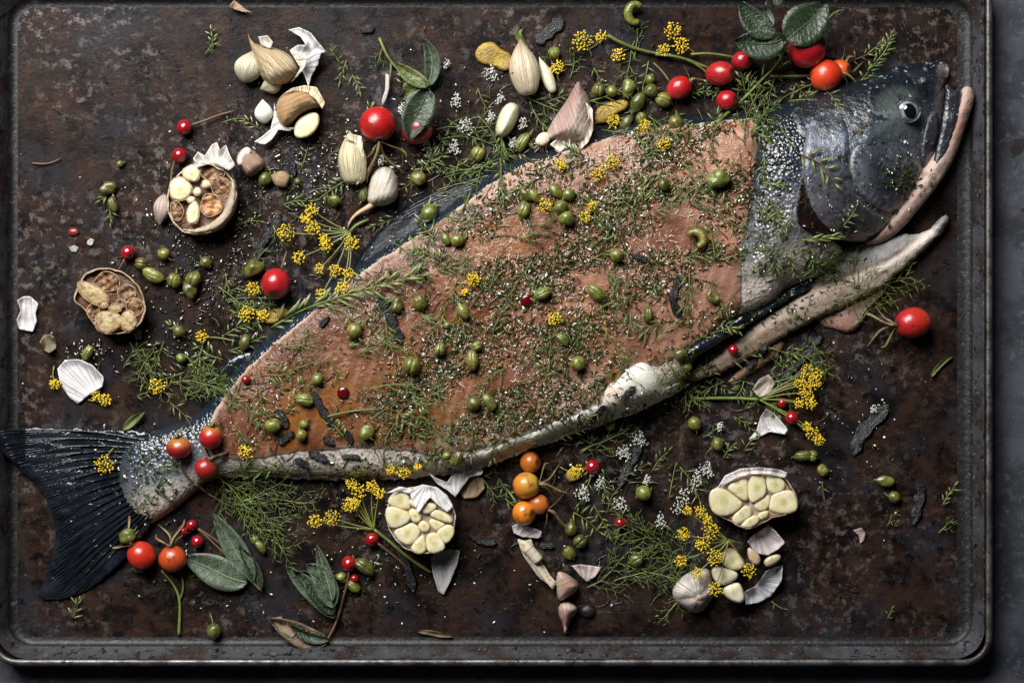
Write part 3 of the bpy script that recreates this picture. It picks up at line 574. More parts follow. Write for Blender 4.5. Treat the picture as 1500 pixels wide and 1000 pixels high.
#@@PART2@@
# ------------------------------------------------------------------ garlic
CREAM = np.array([.76, .69, .43]); PALE = np.array([.78, .74, .56]); TAN = np.array([.50, .38, .24]); BROWN = np.array([.22, .12, .06]); PINK = np.array([.46, .27, .26]); WHITE = np.array([.80, .78, .76]); GREY = np.array([.60, .58, .58])
def voronoi_cells(outline, seeds, inset=.8):
    o = resample(np.asarray(outline, float), 6); out = []; c0 = o.mean(0)
    for i, s_ in enumerate(seeds):
        poly = c0 + (o - c0) * .965; s_ = np.asarray(s_[:2], float)
        for j, t in enumerate(seeds):
            if j == i: continue
            t = np.asarray(t[:2], float); m_ = (s_ + t) / 2; nn = t - s_; nn = nn / np.hypot(*nn); res = []
            for k in range(len(poly)):
                a, b = poly[k], poly[(k + 1) % len(poly)]; da, db = (a - m_) @ nn, (b - m_) @ nn
                if da <= 0: res.append(a)
                if da * db < 0: res.append(a + (b - a) * da / (da - db))
            poly = np.array(res)
            if len(poly) < 3: break
        if len(poly) < 3: continue
        poly = resample(poly, 4); c = poly.mean(0); l = np.hypot(*(poly - c).T).max()
        poly = c + (poly - c) * max(.5, 1 - inset / max(l * .8, 1)); q = resample(chaikin(poly, 2), 2.4); out.append(q + np.stack([.9 * np.sin(np.arange(len(q)) * .6 + i * 1.7), .9 * np.cos(np.arange(len(q)) * .47 + 2 * i)], 1))
    return out
def cell_col(c, r, base, germ=True, seed=0, purple=.0):
    def f(p, d):
        q = p3(p); col = base * (1 - .10 * ((seed * 5) % 7) / 7) + .05 * fn(q, .16, seed)[:, None] * np.array([.8, .9, 1.3]) + 0 * p[:, :1]
        if germ:
            gx = np.hypot((p[:, 0] - c[0]) / .8, p[:, 1] - c[1]) + 1.2 * fn(q, .4, seed + 1)
            k = np.clip(1 - np.abs(gx - r * .2) / (r * .13), 0, 1)[:, None] * .8; k2 = np.clip(1 - gx / (r * .17), 0, 1)[:, None] * .8
            col = col * (1 - k) + np.array([.50, .44, .13]) * k; col = col * (1 - k2) + np.array([.34, .36, .09]) * k2
        e = np.clip(1 - d / 1.6, 0, 1)[:, None]; return np.clip(col * (1 - e * .35) + np.array([.40, .26, .15]) * e * .35, .02, .85)
    return f
def puck(name, outline, z0, h, par, colf, mat, r=2.5, sp=2.6, bulge=1.0, seed=3):
    return build(pillow(outline, sp, lambda p, d: z0 + h - r + dome(d, r, r) + bulge * np.clip(d / 10, 0, 1) + .35 * fn(p3(p), .22, seed), lambda p, d: z0 + 0 * d, colf, smoothit=0), name, mat, par)
def bowl(par, outline, h, seed, col=PALE, z0=0., lip=-1.5, frill=2.0, name='skin'):
    o = resample(chaikin(outline, 2), 4); c = o.mean(0); n = len(o); a = np.arctan2(o[:, 1] - c[1], o[:, 0] - c[0])
    g = Geo(); R = []; ST = []
    for sc, z, fr in ((.45, .5, 0), (.78, h * .18, 0), (.98, h * .5, 0), (1.03, h * .78, .5), (1.0, h + lip, 1), (.982, h + lip - .5, 1), (.972, h * .7, .3), (.92, h * .45, 0)):
        rr = 1 + fr * .012 * np.sin(a * 9 + seed) + fr * .012 * np.sin(a * 17 + seed * 2); p = c + (o - c) * (sc * rr)[:, None]
        zz = z0 + z + fr * frill * (np.sin(a * 5 + seed) * .6 + np.sin(a * 13 + seed) * .4); R.append(PA(p[:, 0], p[:, 1], zz * S)); ST.append(np.stack([0 * a + z / h, a, 0 * a], 1))
    m = len(R); V = np.concatenate(R); F = [(j * n + i, j * n + (i + 1) % n, (j + 1) * n + (i + 1) % n, (j + 1) * n + i) for j in range(m - 1) for i in range(n)]
    F += [tuple(range(n))[::-1], tuple(range((m - 1) * n, m * n))]
    cc = col + .05 * np.concatenate([fn(p3(o), .06, seed)] * m)[:, None]
    g.add(V, F, np.clip(cc, .02, .85), np.concatenate(ST)); return build(g, name, MT['peel'], par)
def sheet(name, outline, root, par=None, col=WHITE, z=3., lift=8., wav=3., seed=0, mat='paper', th=.32, sp=2.4, tilt=None, cupw=11., sm=1, rag=1.15):
    """a thin curled papery skin; stripes fan out from root"""
    o = resample(chaikin(outline, 1) if sm else np.asarray(outline, float), 2.0); c = o.mean(0); k_ = np.arange(len(o)); nrm = o - c; nrm /= np.linalg.norm(nrm, axis=1, keepdims=True) + 1e-6
    o = o + nrm * (rag * (np.sin(k_ * .9 + seed) + .8 * np.sin(k_ * 2.1 + 2 * seed) + np.sin(k_ * .31 + seed)))[:, None]
    def zt(p, d):
        q = p3(p); r = np.hypot(p[:, 0] - root[0], p[:, 1] - root[1]); a = np.arctan2(p[:, 1] - root[1], p[:, 0] - root[0])
        zz = z + lift * (1 - np.clip(d / cupw, 0, 1)) ** 1.5 * (.6 + .5 * np.sin(a * 3 + seed)) + wav * 1.3 * fn(q, .07, seed) + 1.0 * np.sin(a * 24 + seed + 1.5 * fn(q, .06, seed)) * np.clip(r / 30, 0, 1)
        if tilt is not None: zz = zz + (p - c) @ np.array(tilt)
        return np.maximum(zz, z * .5)
    def st(p, d): return np.stack([np.hypot(*(p - np.array(root)).T) / 60, np.arctan2(p[:, 1] - root[1], p[:, 0] - root[0]), 0 * d], 1)
    def cf(p, d): return np.clip(np.asarray(col) + .05 * fn(p3(p), .09, seed + 2)[:, None] + 0 * p[:, :1], .02, .85)
    return build(pillow(outline, sp, lambda p, d: zt(p, d) + th, lambda p, d: zt(p, d), cf, st, smoothit=0), name, MT[mat], par, loc=None if par is not None else P(c[0], c[1], 0))
def clove_body(name, par, x, y, L, Wd, ang, h, col, tip=.25, hook=0., z0=0., mat='peel', seed=0, flat=.0, tipcol=None, base=.12):
    """whole clove: lofted from root end to pointed tip along ang"""
    m, n = 22, 20; t = np.linspace(0, 1, m); th = np.arange(n) * 2 * math.pi / n
    prof = np.where(t < .42, base + (1 - base) * np.sin(np.clip(t / .42, 0, 1) * math.pi / 2) ** .75, np.clip(np.cos(np.clip((t - .42) / .58, 0, 1) * math.pi / 2) ** 1.0, 0, 1) * (1 - .0) + .0)
    prof = np.maximum(prof, np.where(t > .6, tip * .35 * (1.25 - t), 0)); prof[0] *= .75
    V = []; ST = []; CC = []
    for i in range(m):
        r = prof[i] * (1 + .03 * np.sin(th * 7 + seed) + .02 * np.sin(th * 13 + i * .2 + seed)); cy = np.cos(th); cz = np.sin(th)
        zz = np.where(cz > 0, cz, cz * .8) * h * .5 * r * (1 - .25 * flat * np.abs(cy)) ; yy = cy * Wd * .5 * r + hook * max(0, t[i] - .72) ** 2 * L * 3
        V.append(np.stack([np.full(n, (t[i] - .45) * L), yy, zz + h * .42], 1)); ST.append(np.stack([np.full(n, t[i] * 1.5), th, 0 * th], 1))
        c = np.asarray(col) * (1 - .12 * abs(t[i] - .5)); tc = np.asarray(tipcol if tipcol is not None else TAN)
        k = np.clip((t[i] - .72) / .25, 0, 1) * .8; CC.append(np.repeat((c * (1 - k) + tc * k)[None], n, 0))
    F = [(j * n + i, j * n + (i + 1) % n, (j + 1) * n + (i + 1) % n, (j + 1) * n + i) for j in range(m - 1) for i in range(n)] + [tuple(range(n))[::-1], tuple(range((m - 1) * n, m * n))]
    f = frame(x, y, z0 * S, ang); c3 = np.concatenate(CC)
    v = np.concatenate(V); c3 = np.clip(c3 + .035 * fn(v, .12, seed)[:, None], .02, .85)
    return build(Geo().add(f(v), F, c3, np.concatenate(ST)), name, MT[mat], par)

def polyclove(par, name, outline, h, col, w=14, axis=90, z0=2, mat='peel', seed=0, bright=None, sp=3):
    o = np.asarray(outline, float); c = o.mean(0); ca, sa = math.cos(math.radians(axis)), -math.sin(math.radians(axis))
    def cf(p, d):
        q = np.asarray(col) + .05 * fn(p3(p), .12, seed)[:, None] + 0 * p[:, :1]
        if bright is not None: k = np.clip(1 - dist(p, np.array(bright, float), False) / 7, 0, 1)[:, None]; q = q * (1 - k) + np.array([.74, .66, .52]) * k
        return np.clip(q, .02, .85)
    def st(p, d): u = (p - c) @ np.array([ca, sa]); v_ = (p - c) @ np.array([-sa, ca]); return np.stack([u / 50, v_ / 10, 0 * u], 1)
    return build(pillow(outline, sp, lambda p, d: z0 + 2 + dome(d, w, h) + .7 * fn(p3(p), .12, seed) + .5 * np.sin(((p - c) @ np.array([-sa, ca])) * .8), lambda p, d: z0 + 0 * d, cf, st), name, MT[mat], par)
def ellipse(cx, cy, rx, ry, ang=0):
    t = np.linspace(0, 2 * math.pi, 40, endpoint=False); c, s_ = math.cos(math.radians(ang)), -math.sin(math.radians(ang)); q = 1 + .05 * np.sin(3 * t + cx) + .03 * np.sin(5 * t + cy)
    x, y = rx * np.cos(t) * q, ry * np.sin(t) * q; return np.stack([cx + x * c - y * s_, cy + x * s_ + y * c], 1)
def cut_bulb(label, outline, seeds, h, seed, col=PALE, roast=False, germ=True, inset=.8, frill=2.0):
    el = not hasattr(seeds[0][0], '__len__') and len(seeds[0]) > 3
    if hasattr(seeds[0][0], '__len__'):
        cells = [resample(chaikin(np.asarray(s_, float), 2), 2.2) for s_ in seeds]; seeds = [tuple(np.mean(s_, 0)) for s_ in seeds]; el = False
    elif el: cells = [resample(ellipse(*s_[:5]), 2.2) for s_ in seeds]; seeds = [(s_[0], s_[1], s_[5]) for s_ in seeds]
    else: cells = voronoi_cells(outline, seeds, inset)
    o = np.asarray(outline, float); c = o.mean(0); t = thing('cut_garlic', label, 'garlic', c[0], c[1], 'garlic heads cut open')
    bowl(t, outline, h, seed, col, frill=frill)
    for i, (cell, sd) in enumerate(zip(cells, seeds)):
        if el:
            zz = h - 1.5 + .8 * np.sin(np.arange(len(cell)) * .5 + i); g = Geo(); cl = cell.mean(0) + (np.concatenate([cell, cell[:1]]) - cell.mean(0)) * 1.04; tube(g, PA(cl[:, 0], cl[:, 1], np.append(zz, zz[0]) * S), .75 * S, 4, (.50, .34, .18)); build(g, 'clove_membrane', MT['peel'], t)
        cc = cell.mean(0); r = np.hypot(*(cell - cc).T).max(); kind = sd[2] if len(sd) > 2 else 'w'
        if kind in 'bo':
            build(pillow(cell, 2.6, lambda p, d: h - (4 if kind == 'o' else 7) + 3.5 * fn(p3(p), .17, i + seed) + 2.8 * fn(p3(p), .55, i + 3), lambda p, d: 3 + 0 * d, lambda p, d: np.clip(np.array([.25, .125, .05]) * (1.9 if kind == 'o' else .8) + (.20 * fn(p3(p), .34, i) + .10 * fn(p3(p), .75, i + 2))[:, None] * np.array([1, .72, .42]), .012, .8), smoothit=0), 'dried_clove', MT['roast'], t)
        else:
            base = {'w': CREAM, 't': np.array([.46, .34, .17]), 'p': np.array([.70, .62, .42])}[kind]
            puck('clove', cell, 3, h - 2.5 + rng.uniform(-1.6, 1.6), t, cell_col(cc, r, base, germ and r > 9, i * 3 + seed), MT['clove'] if kind != 't' else MT['roast'], r=.9, bulge=.9, seed=i)
    c_ = np.asarray(outline, float); k_ = c_.mean(0); pp = resample(chaikin(k_ + (c_ - k_) * .95, 2), 4)
    build(pillow(pp, 4, lambda p, d: h - (12 if el else 3.6) + .8 * fn(p3(p), .3, seed), lambda p, d: 4 + 0 * d, lambda p, d: (np.array([.36, .25, .19]) if not el else np.array([.12, .065, .035])) + .06 * fn(p3(p), .2, seed)[:, None], smoothit=0), 'inner_skin', MT['roast' if el else 'peel'], t)
    return t
t = cut_bulb('opened garlic bulb with white cut cloves and dried brown hollows, frayed skin on top',
    [(247, 275), (262, 255), (285, 238), (310, 240), (335, 255), (346, 275), (345, 300), (332, 325), (305, 342), (275, 343), (255, 330), (245, 305)],
    [(281, 254, 13, 12, 0, 'w'), (264, 277, 16, 17, 20, 'w'), (311, 253, 17, 12, -10, 'b'), (323, 273, 14, 13, 0, 'b'), (289, 281, 6, 6, 0, 'p'), (280, 293, 6, 5, 0, 'p'), (283, 312, 9, 17, -8, 'w'), (309, 301, 15, 16, 0, 'o'), (259, 309, 9, 14, 10, 'b'), (302, 270, 7, 6, 0, 'p')], 40, 2, np.array([.62, .54, .42]))
polyclove(t, 'outer_skin', [(338, 252), (348, 268), (350, 290), (343, 316), (322, 338), (296, 346), (268, 342), (258, 332), (284, 334), (308, 326), (326, 308), (334, 284)], 40, np.array([.58, .49, .37]), 7, 45, seed=77)
sheet('skin_flap', [(283, 232), (290, 222), (300, 228), (310, 212), (318, 208), (322, 220), (331, 212), (337, 228), (345, 242), (335, 250), (318, 240), (300, 242), (288, 246)], (315, 260), t, np.array([.66, .62, .56]), 34, 12, 3, 4)
clove_body('clove', t, 240, 306, 46, 26, -100, 26, np.array([.62, .50, .44]), seed=3)
t = cut_bulb('brown roasted garlic half with tan cloves and shrivelled hollows',
    [(106, 440), (118, 412), (130, 397), (152, 393), (175, 396), (195, 410), (207, 426), (214, 450), (207, 474), (190, 487), (160, 490), (140, 480), (125, 452)],
    [(157, 413, 18, 14, 0, 'b'), (136, 430, 25, 12, -32, 't'), (159, 472, 20, 16, 0, 't'), (188, 471, 12, 15, 0, 't'), (186, 430, 13, 12, 0, 'b'), (197, 450, 12, 13, 0, 'b'), (169, 451, 9, 6, 0, 't'), (152, 446, 6, 5, 0, 't'), (137, 456, 9, 12, 0, 'b'), (178, 444, 7, 6, 0, 'b')], 34, 5, np.array([.50, .40, .27]), roast=True, inset=.8, frill=3.5)
cut_bulb('pale garlic half with green germs and white torn paper lying on its top edge',
    [(565, 760), (569, 738), (582, 722), (600, 714), (625, 711), (648, 720), (663, 738), (668, 762), (660, 788), (645, 803), (622, 811), (598, 806), (578, 790)],
    [[(566.2,734.0),(576.9,718.9),(596.2,717.6),(602.7,738.3),(600.5,746.9),(585.5,744.7),(570.5,739.1)],[(563.4,748.3),(568.9,739.8),(588.2,744.8),(599.9,750.5),(603.2,763.4),(577.5,776.1),(566.7,767.6)],[(574.0,776.0),(601.0,763.1),(613.9,770.8),(617.3,781.5),(601.0,800.8),(583.8,792.2)],[(599.8,801.9),(618.2,781.2),(622.5,785.5),(625.6,807.0),(616.1,812.6),(605.3,809.1)],[(622.5,784.1),(634.5,778.5),(643.1,781.9),(653.8,799.1),(647.4,808.6),(625.9,812.0)],[(636.8,779.3),(653.9,766.4),(665.9,770.7),(665.9,783.6),(653.9,798.6),(645.3,787.9)],[(634.3,774.5),(627.8,765.9),(630.0,757.4),(651.5,765.9),(653.6,768.1),(640.7,778.8)],[(626.9,754.7),(637.6,744.0),(659.1,752.6),(665.5,767.5),(646.2,763.3)],[(614.3,745.5),(625.1,734.8),(638.0,737.0),(641.0,743.4),(629.4,753.2),(619.5,752.0)],[(597.6,752.7),(601.9,742.0),(614.8,748.4),(619.1,757.0),(612.6,767.7),(601.9,762.1)],[(611.8,767.7),(619.5,760.0),(630.2,767.7),(630.2,776.3),(621.6,780.6),(614.3,776.3)],[(602.0,742.2),(597.8,729.3),(612.8,733.6),(614.9,744.3)]], 44, 8, np.array([.60, .53, .44]), inset=.7)
LM_t = bpy.data.objects['cut_garlic.002']
sheet('torn_paper', [(566, 722), (585, 712), (605, 716), (618, 709), (640, 713), (655, 725), (664, 742), (655, 750), (640, 738), (630, 728), (622, 738), (612, 752), (605, 735), (600, 722), (585, 720)], (630, 700), LM_t, WHITE, 46, 5, 2, 9)
t = cut_bulb('large white garlic half showing nine cut cloves framed by purple-edged skin',
    [(1039, 735), (1043, 718), (1056, 710), (1066, 697), (1085, 689), (1110, 686), (1140, 690), (1156, 708), (1168, 728), (1167, 745), (1152, 754), (1132, 757), (1116, 766), (1100, 774), (1083, 772), (1068, 760), (1048, 754)],
    [[(1038.2,735.1),(1039.6,718.7),(1049.2,713.8),(1060.0,714.6),(1076.4,725.5),(1091.4,738.4),(1076.4,751.4),(1060.0,757.4),(1043.7,751.4)],[(1063.3,713.5),(1074.2,703.9),(1095.5,698.4),(1096.9,717.5),(1096.0,736.0),(1085.1,731.1),(1074.2,722.9)],[(1095.2,717.8),(1096.6,701.5),(1104.8,690.6),(1112.9,690.6),(1122.4,704.2),(1123.3,723.3),(1115.7,730.1),(1102.0,737.8),(1097.1,731.4)],[(1122.8,712.8),(1121.4,696.5),(1129.6,692.5),(1143.2,696.5),(1151.9,708.8),(1148.6,718.3),(1135.0,725.2),(1125.4,719.7)],[(1127.0,732.3),(1133.8,721.4),(1150.1,717.3),(1163.8,718.7),(1169.8,737.7),(1166.5,750.0),(1150.1,753.5),(1125.6,748.6)],[(1102.6,739.7),(1112.0,728.1),(1122.9,722.6),(1129.8,728.1),(1127.0,743.0),(1120.2,748.5),(1109.3,747.9)],[(1071.2,757.8),(1084.8,742.8),(1095.7,738.7),(1102.4,746.9),(1101.1,755.0),(1090.2,763.2),(1079.3,768.7),(1073.9,764.6)],[(1085.0,767.8),(1100.0,755.4),(1109.6,753.6),(1114.2,759.6),(1108.2,769.2),(1094.6,774.6),(1086.4,772.7)],[(1109.3,752.4),(1120.2,747.4),(1126.9,747.4),(1125.6,756.4),(1117.4,761.1),(1110.6,760.0)]], 46, 11, np.array([.58, .42, .38]), inset=.7)
sheet('skin_flap', [(1052, 712), (1062, 696), (1085, 686), (1112, 684), (1140, 687), (1154, 692), (1150, 700), (1125, 694), (1100, 694), (1080, 700), (1066, 708)], (1105, 760), t, np.array([.74, .68, .64]), 46, 6, 2, 12)
sheet('neck_paper', [(1095, 793), (1104, 782), (1114, 776), (1125, 767), (1137, 778), (1150, 794), (1140, 804), (1125, 813), (1107, 810)], (1105, 770), t, np.array([.62, .55, .54]), 12, 12, 5, 13)
# broken half bulb at the lower right: loose cut cloves still joined, and a grey fan of skin
t = thing('broken_garlic', 'broken garlic half of bright cut cloves with a grey fan of skin', 'garlic', 1085, 845, 'garlic heads cut open')
for i, (o, b_) in enumerate((([(1056, 810), (1072, 799), (1090, 819), (1092, 830), (1082, 836), (1060, 831)], CREAM), ([(1042, 833), (1050, 829), (1080, 836), (1082, 846), (1070, 853), (1055, 859), (1044, 847)], PALE), ([(1057, 860), (1080, 851), (1087, 857), (1092, 880), (1082, 884), (1062, 875)], PALE), ([(1094, 799), (1106, 806), (1116, 818), (1110, 830), (1096, 820)], np.array([.60, .46, .36])), ([(1117, 818), (1142, 809), (1146, 820), (1122, 833)], np.array([.52, .42, .28])))):
    oo = resample(chaikin(np.asarray(o, float), 2), 2.4); cc = oo.mean(0); puck('clove', oo, 2, 30 + 3 * (i % 2), t, cell_col(cc, 20, b_, True, i * 5), MT['clove'], r=2.2, bulge=2., seed=i)
    k = cc + (oo - cc) * 1.05; polyclove(t, 'clove_skin', k, 22, np.array([.50, .38, .30]), 5, 90, 1, seed=i)
sheet('skin_fan', [(1122, 836), (1136, 828), (1147, 827), (1145, 850), (1130, 872), (1112, 882), (1092, 885), (1090, 866), (1106, 858), (1114, 848)], (1100, 850), t, np.array([.58, .58, .62]), 6, 12, 2, 15)
def bulb_clove_group(t, items):
    for i, a in enumerate(items): clove_body('clove', t, *a[:8], seed=i + 7, z0=a[8] if len(a) > 8 else 0)
t = thing('garlic_bulb', 'whole white garlic bulb lying on its side, root disc facing up', 'garlic', 1018, 865, 'whole garlic bulbs')
def lob(p, d):
    a = np.arctan2(p[:, 1] - 874, p[:, 0] - 1024); r = np.hypot(p[:, 0] - 1024, p[:, 1] - 874)
    return 3 + dome(d, 20, 36) * (1 - .16 * np.clip(r / 14, 0, 1) * (1 - np.abs(np.cos(a * 2.5 + .4))) ** 1.3) - 5 * np.clip(1 - r / 10, 0, 1)
def lobcol(p, d):
    a = np.arctan2(p[:, 1] - 874, p[:, 0] - 1024); k = np.clip((p[:, 1:] - 862) / 30, 0, 1) * .7
    return np.clip((np.array([.76, .74, .66]) + .04 * fn(p3(p), .1, 3)[:, None]) * (1 - k) + np.array([.52, .42, .40]) * k, 0, .85)
build(pillow([(984, 866), (990, 852), (1004, 840), (1020, 834), (1038, 831), (1043, 846), (1048, 866), (1040, 882), (1028, 896), (1014, 898), (1000, 889), (988, 880)], 2.8, lob, lambda p, d: 1 + 0 * d, lobcol, lambda p, d: np.stack([np.hypot(p[:, 0] - 1024, p[:, 1] - 874) / 50, np.arctan2(p[:, 1] - 874, p[:, 0] - 1024) * 1.5, 0 * d], 1)), 'bulb_skin', MT['peel'], t)
build(Geo().add(frame(1024, 874, 33 * S)(SPM * (6, 5, 4)), SPMF, (.45, .33, .2)), 'root_disc', MT['stem'], t)
# purple bulb lying by the dorsal edge
t = thing('garlic_bulb', 'purple-streaked garlic bulb with pointed tip, dry roots and loose papers', 'garlic', 832, 190, 'whole garlic bulbs')
def purpcol(p, d):
    k = np.clip(1 - np.abs((p[:, 0] - 826) * .8 + (p[:, 1] - 180) * .25) / 26, 0, 1)[:, None] * np.clip((225 - p[:, 1]) / 30, 0, 1)[:, None]
    return np.clip(np.array([.72, .65, .54]) * (1 - k * .75) + np.array([.46, .22, .24]) * k * .75 + .04 * fn(p3(p), .15, 61)[:, None], .02, .85)
build(pillow([(800, 195), (812, 172), (830, 148), (842, 126), (847, 117), (852, 128), (862, 140), (868, 165), (868, 190), (862, 208), (840, 215), (815, 210), (800, 206)], 3, lambda p, d: 4 + dome(d, 34, 52) + 1.2 * np.sin(p[:, 0] * .9 + p[:, 1] * .45), lambda p, d: 2 + 0 * d, purpcol, lambda p, d: np.stack([p[:, 1] / 60, (p[:, 0] + (p[:, 1] - 120) * .35 * np.sign(p[:, 0] - 846)) / 9, 0 * d], 1)), 'clove_skin', MT['peel'], t)
sheet('loose_skin', [(858, 150), (868, 160), (869, 190), (862, 208), (848, 222), (825, 226), (805, 212), (815, 204), (840, 203), (852, 192), (862, 172)], (846, 118), t, np.array([.74, .68, .56]), 30, 16, 3, 17, 'peel')
sheet('loose_skin', [(800, 222), (815, 224), (830, 232), (850, 230), (856, 245), (846, 252), (828, 238), (808, 234)], (805, 215), t, np.array([.72, .68, .60]), 20, 8, 3, 18)
for i in range(8):
    a = -60 - i * 16; p0 = np.array([800, 208]); p1 = p0 + np.array([math.cos(math.radians(-a)), math.sin(math.radians(-a))]) * (16 + (i * 7) % 9) * np.array([.9, 1])
    g = Geo(); pts = curve([p0, (p0 + p1) / 2 + rng.uniform(-4, 4, 2), p1], 4); tube(g, PA(pts[:, 0], pts[:, 1], (24 - np.linspace(0, 14, len(pts))) * S), 1.0 * S, 4, (.55, .42, .3)); build(g, 'root', MT['stem'], t)
puck('root_disc', chaikin([(783, 207), (790, 195), (802, 193), (808, 203), (800, 214), (787, 214)], 2), 8, 24, t, lambda p, d: np.array([.68, .60, .44]) + 0 * p[:, :1], MT['clove'])
# tan pointed head, top left
t = thing('garlic_bulb', 'tan garlic head with upright pointed tip, frayed silvery papers around it', 'garlic', 408, 92, 'whole garlic bulbs')
clove_body('clove', t, 366, 102, 50, 40, 70, 38, np.array([.66, .66, .50]), seed=21)
build(pillow([(361, 44), (369, 62), (385, 68), (410, 72), (430, 85), (440, 104), (428, 120), (405, 126), (388, 122), (376, 100), (370, 78)], 3, lambda p, d: 14 + dome(d, 26, 44) + 1.0 * np.sin(p[:, 0] * .5 - p[:, 1] * .7), lambda p, d: 4 + 0 * d, lambda p, d: np.array([.56, .46, .28]) + .06 * fn(p3(p), .1, 63)[:, None] - np.clip(1 - np.hypot(p[:, 0] - 364, p[:, 1] - 56) / 34, 0, 1)[:, None] * np.array([.12, .14, .10]), lambda p, d: np.stack([np.hypot(p[:, 0] - 360, p[:, 1] - 42) / 60, np.arctan2(p[:, 1] - 42, p[:, 0] - 360) * 3, 0 * d], 1)), 'clove', MT['peel'], t)
clove_body('clove', t, 400, 126, 34, 26, 200, 26, np.array([.70, .66, .48]), seed=22)
sheet('loose_skin', [(422, 44), (438, 40), (455, 48), (466, 62), (478, 76), (470, 78), (466, 95), (456, 112), (452, 128), (446, 110), (436, 92), (424, 74), (436, 66), (448, 66), (440, 54)], (430, 100), t, np.array([.62, .60, .60]), 16, 16, 5, 23)
sheet('loose_skin', [(378, 54), (392, 52), (400, 62), (396, 72), (382, 66)], (395, 90), t, np.array([.58, .52, .44]), 26, 10, 3, 24)
sheet('loose_skin', [(424, 74), (440, 84), (452, 80), (446, 100), (436, 112), (426, 122), (440, 100)], (405, 90), t, np.array([.64, .57, .42]), 28, 8, 3, 25)
# brown moon-shaped clove
t = thing('garlic_clove', 'clove in glossy brown skin over a cut white slice, under the tan head', 'garlic', 438, 163, 'loose garlic cloves')
build(pillow([(404, 172), (405, 150), (415, 136), (435, 128), (458, 132), (470, 150), (472, 157), (455, 160), (440, 168), (428, 182), (414, 188)], 3, lambda p, d: 10 + dome(d, 20, 32) + .9 * np.sin(p[:, 0] * .35 + p[:, 1] * .9), lambda p, d: 5 + 0 * d, lambda p, d: np.array([.48, .30, .14]) + .07 * fn(p3(p), .1, 65)[:, None] + np.clip(1 - d / 3, 0, 1)[:, None] * .18, lambda p, d: np.stack([p[:, 0] / 60, np.hypot(p[:, 0] - 460, p[:, 1] - 190) / 9, 0 * d], 1)), 'brown_skin', MT['peel'], t)
sheet('skin_rim', [(414, 138), (428, 129), (446, 125), (464, 128), (476, 150), (472, 160), (463, 146), (450, 136), (432, 134)], (440, 180), t, np.array([.60, .48, .30]), 30, 9, 2, 41, 'peel')
puck('cut_face', chaikin([(432, 178), (455, 164), (468, 166), (468, 185), (455, 200), (438, 204), (430, 198)], 2), 2, 22, t, cell_col((450, 185), 20, CREAM, False, 9), MT['clove'])
sheet('loose_skin', [(402, 150), (406, 172), (416, 186), (440, 188), (446, 182), (424, 192), (408, 190), (398, 205), (388, 212), (372, 208), (384, 200), (396, 190), (400, 172)], (440, 160), t, np.array([.68, .66, .60]), 10, 8, 3, 27)
def clove(label, *a, nm='garlic_clove', parts=(), **k):
    t = thing(nm, label, 'garlic', a[0], a[1], 'loose garlic cloves'); clove_body('clove', t, *a, **k); return t
clove('small round white peeled clove beside the brown-skinned clove', 388, 167, 36, 27, 95, 26, np.array([.80, .80, .70]), seed=31, tipcol=np.array([.78, .76, .62]), mat='clove')
t = clove('plump pale clove piece flecked with herbs, by the biggest rosehip', 518, 236, 78, 42, 96, 40, np.array([.70, .66, .42]), seed=32, base=.6)
sheet('loose_skin', [(503, 200), (514, 196), (530, 200), (534, 230), (530, 262), (522, 272), (526, 240), (520, 210)], (515, 280), t, np.array([.72, .64, .42]), 28, 5, 2, 33, 'peel')
t = thing('garlic_clove', 'white plump clove with a long curled dry stalk pointing to the tail', 'garlic', 562, 272, 'loose garlic cloves')
polyclove(t, 'clove', [(538, 300), (539, 275), (546, 254), (560, 243), (574, 246), (583, 262), (585, 284), (576, 298), (556, 303)], 34, np.array([.78, .73, .62]), 20, 70, seed=34, mat='peel')
g = Geo(); pts = curve([(556, 292), (540, 304), (524, 312), (514, 322), (510, 332)], 4); tube(g, PA(pts[:, 0], pts[:, 1], np.linspace(14, 3, len(pts)) * S), np.linspace(5.5, 1.2, len(pts)) * S, 6, (.56, .42, .24)); build(g, 'stalk', MT['stem'], t)
t = thing('garlic_clove', 'half clove with pinkish streaked skin and white cut end, by the opened bulb', 'garlic', 366, 238, 'loose garlic cloves')
polyclove(t, 'clove', [(345, 232), (352, 220), (362, 215), (374, 222), (391, 240), (380, 254), (364, 261), (350, 246)], 30, np.array([.52, .36, .28]), 16, -35, seed=36); puck('cut_face', chaikin([(346, 232), (356, 216), (366, 215), (370, 225), (358, 240), (348, 245)], 2), 12, 17, t, cell_col((358, 230), 12, np.array([.70, .62, .52]), False, 4), MT['clove'])
clove('small tan cut garlic chunk beside the pinkish half clove', 412, 263, 28, 24, 160, 20, np.array([.46, .33, .18]), seed=37, base=.7)
t = clove('cream clove with hooked dry tip and a dark scratch across it', 768, 105, 82, 44, 100, 38, np.array([.70, .62, .44]), seed=38, hook=-.12, base=.45)
g = Geo(); pts = curve([(749, 107), (764, 104), (778, 106), (789, 105)], 3); tube(g, PA(pts[:, 0], pts[:, 1], (30 - .018 * (pts[:, 0] - 768) ** 2) * S + .001), .6 * S, 4, (.2, .13, .07)); build(g, 'crack', MT['stem'], t)
clove('slim cream sliver of garlic behind the hook-tipped clove', 801, 113, 56, 18, 112, 18, np.array([.68, .64, .46]), seed=39, base=.5, mat='clove')
t = thing('garlic_clove', 'peeled greenish-white clove sprinkled with herbs near the back of the fish', 'garlic', 743, 175, 'loose garlic cloves')
polyclove(t, 'clove', [(725, 190), (729, 172), (738, 155), (750, 149), (761, 156), (761, 170), (750, 192), (738, 203), (728, 200)], 28, np.array([.66, .68, .44]), 15, 65, mat='clove', seed=40)
t = thing('garlic_clove', 'plump pink-skinned clove wedge, upper of the pair near the tray rim', 'garlic', 831, 859, 'loose garlic cloves')
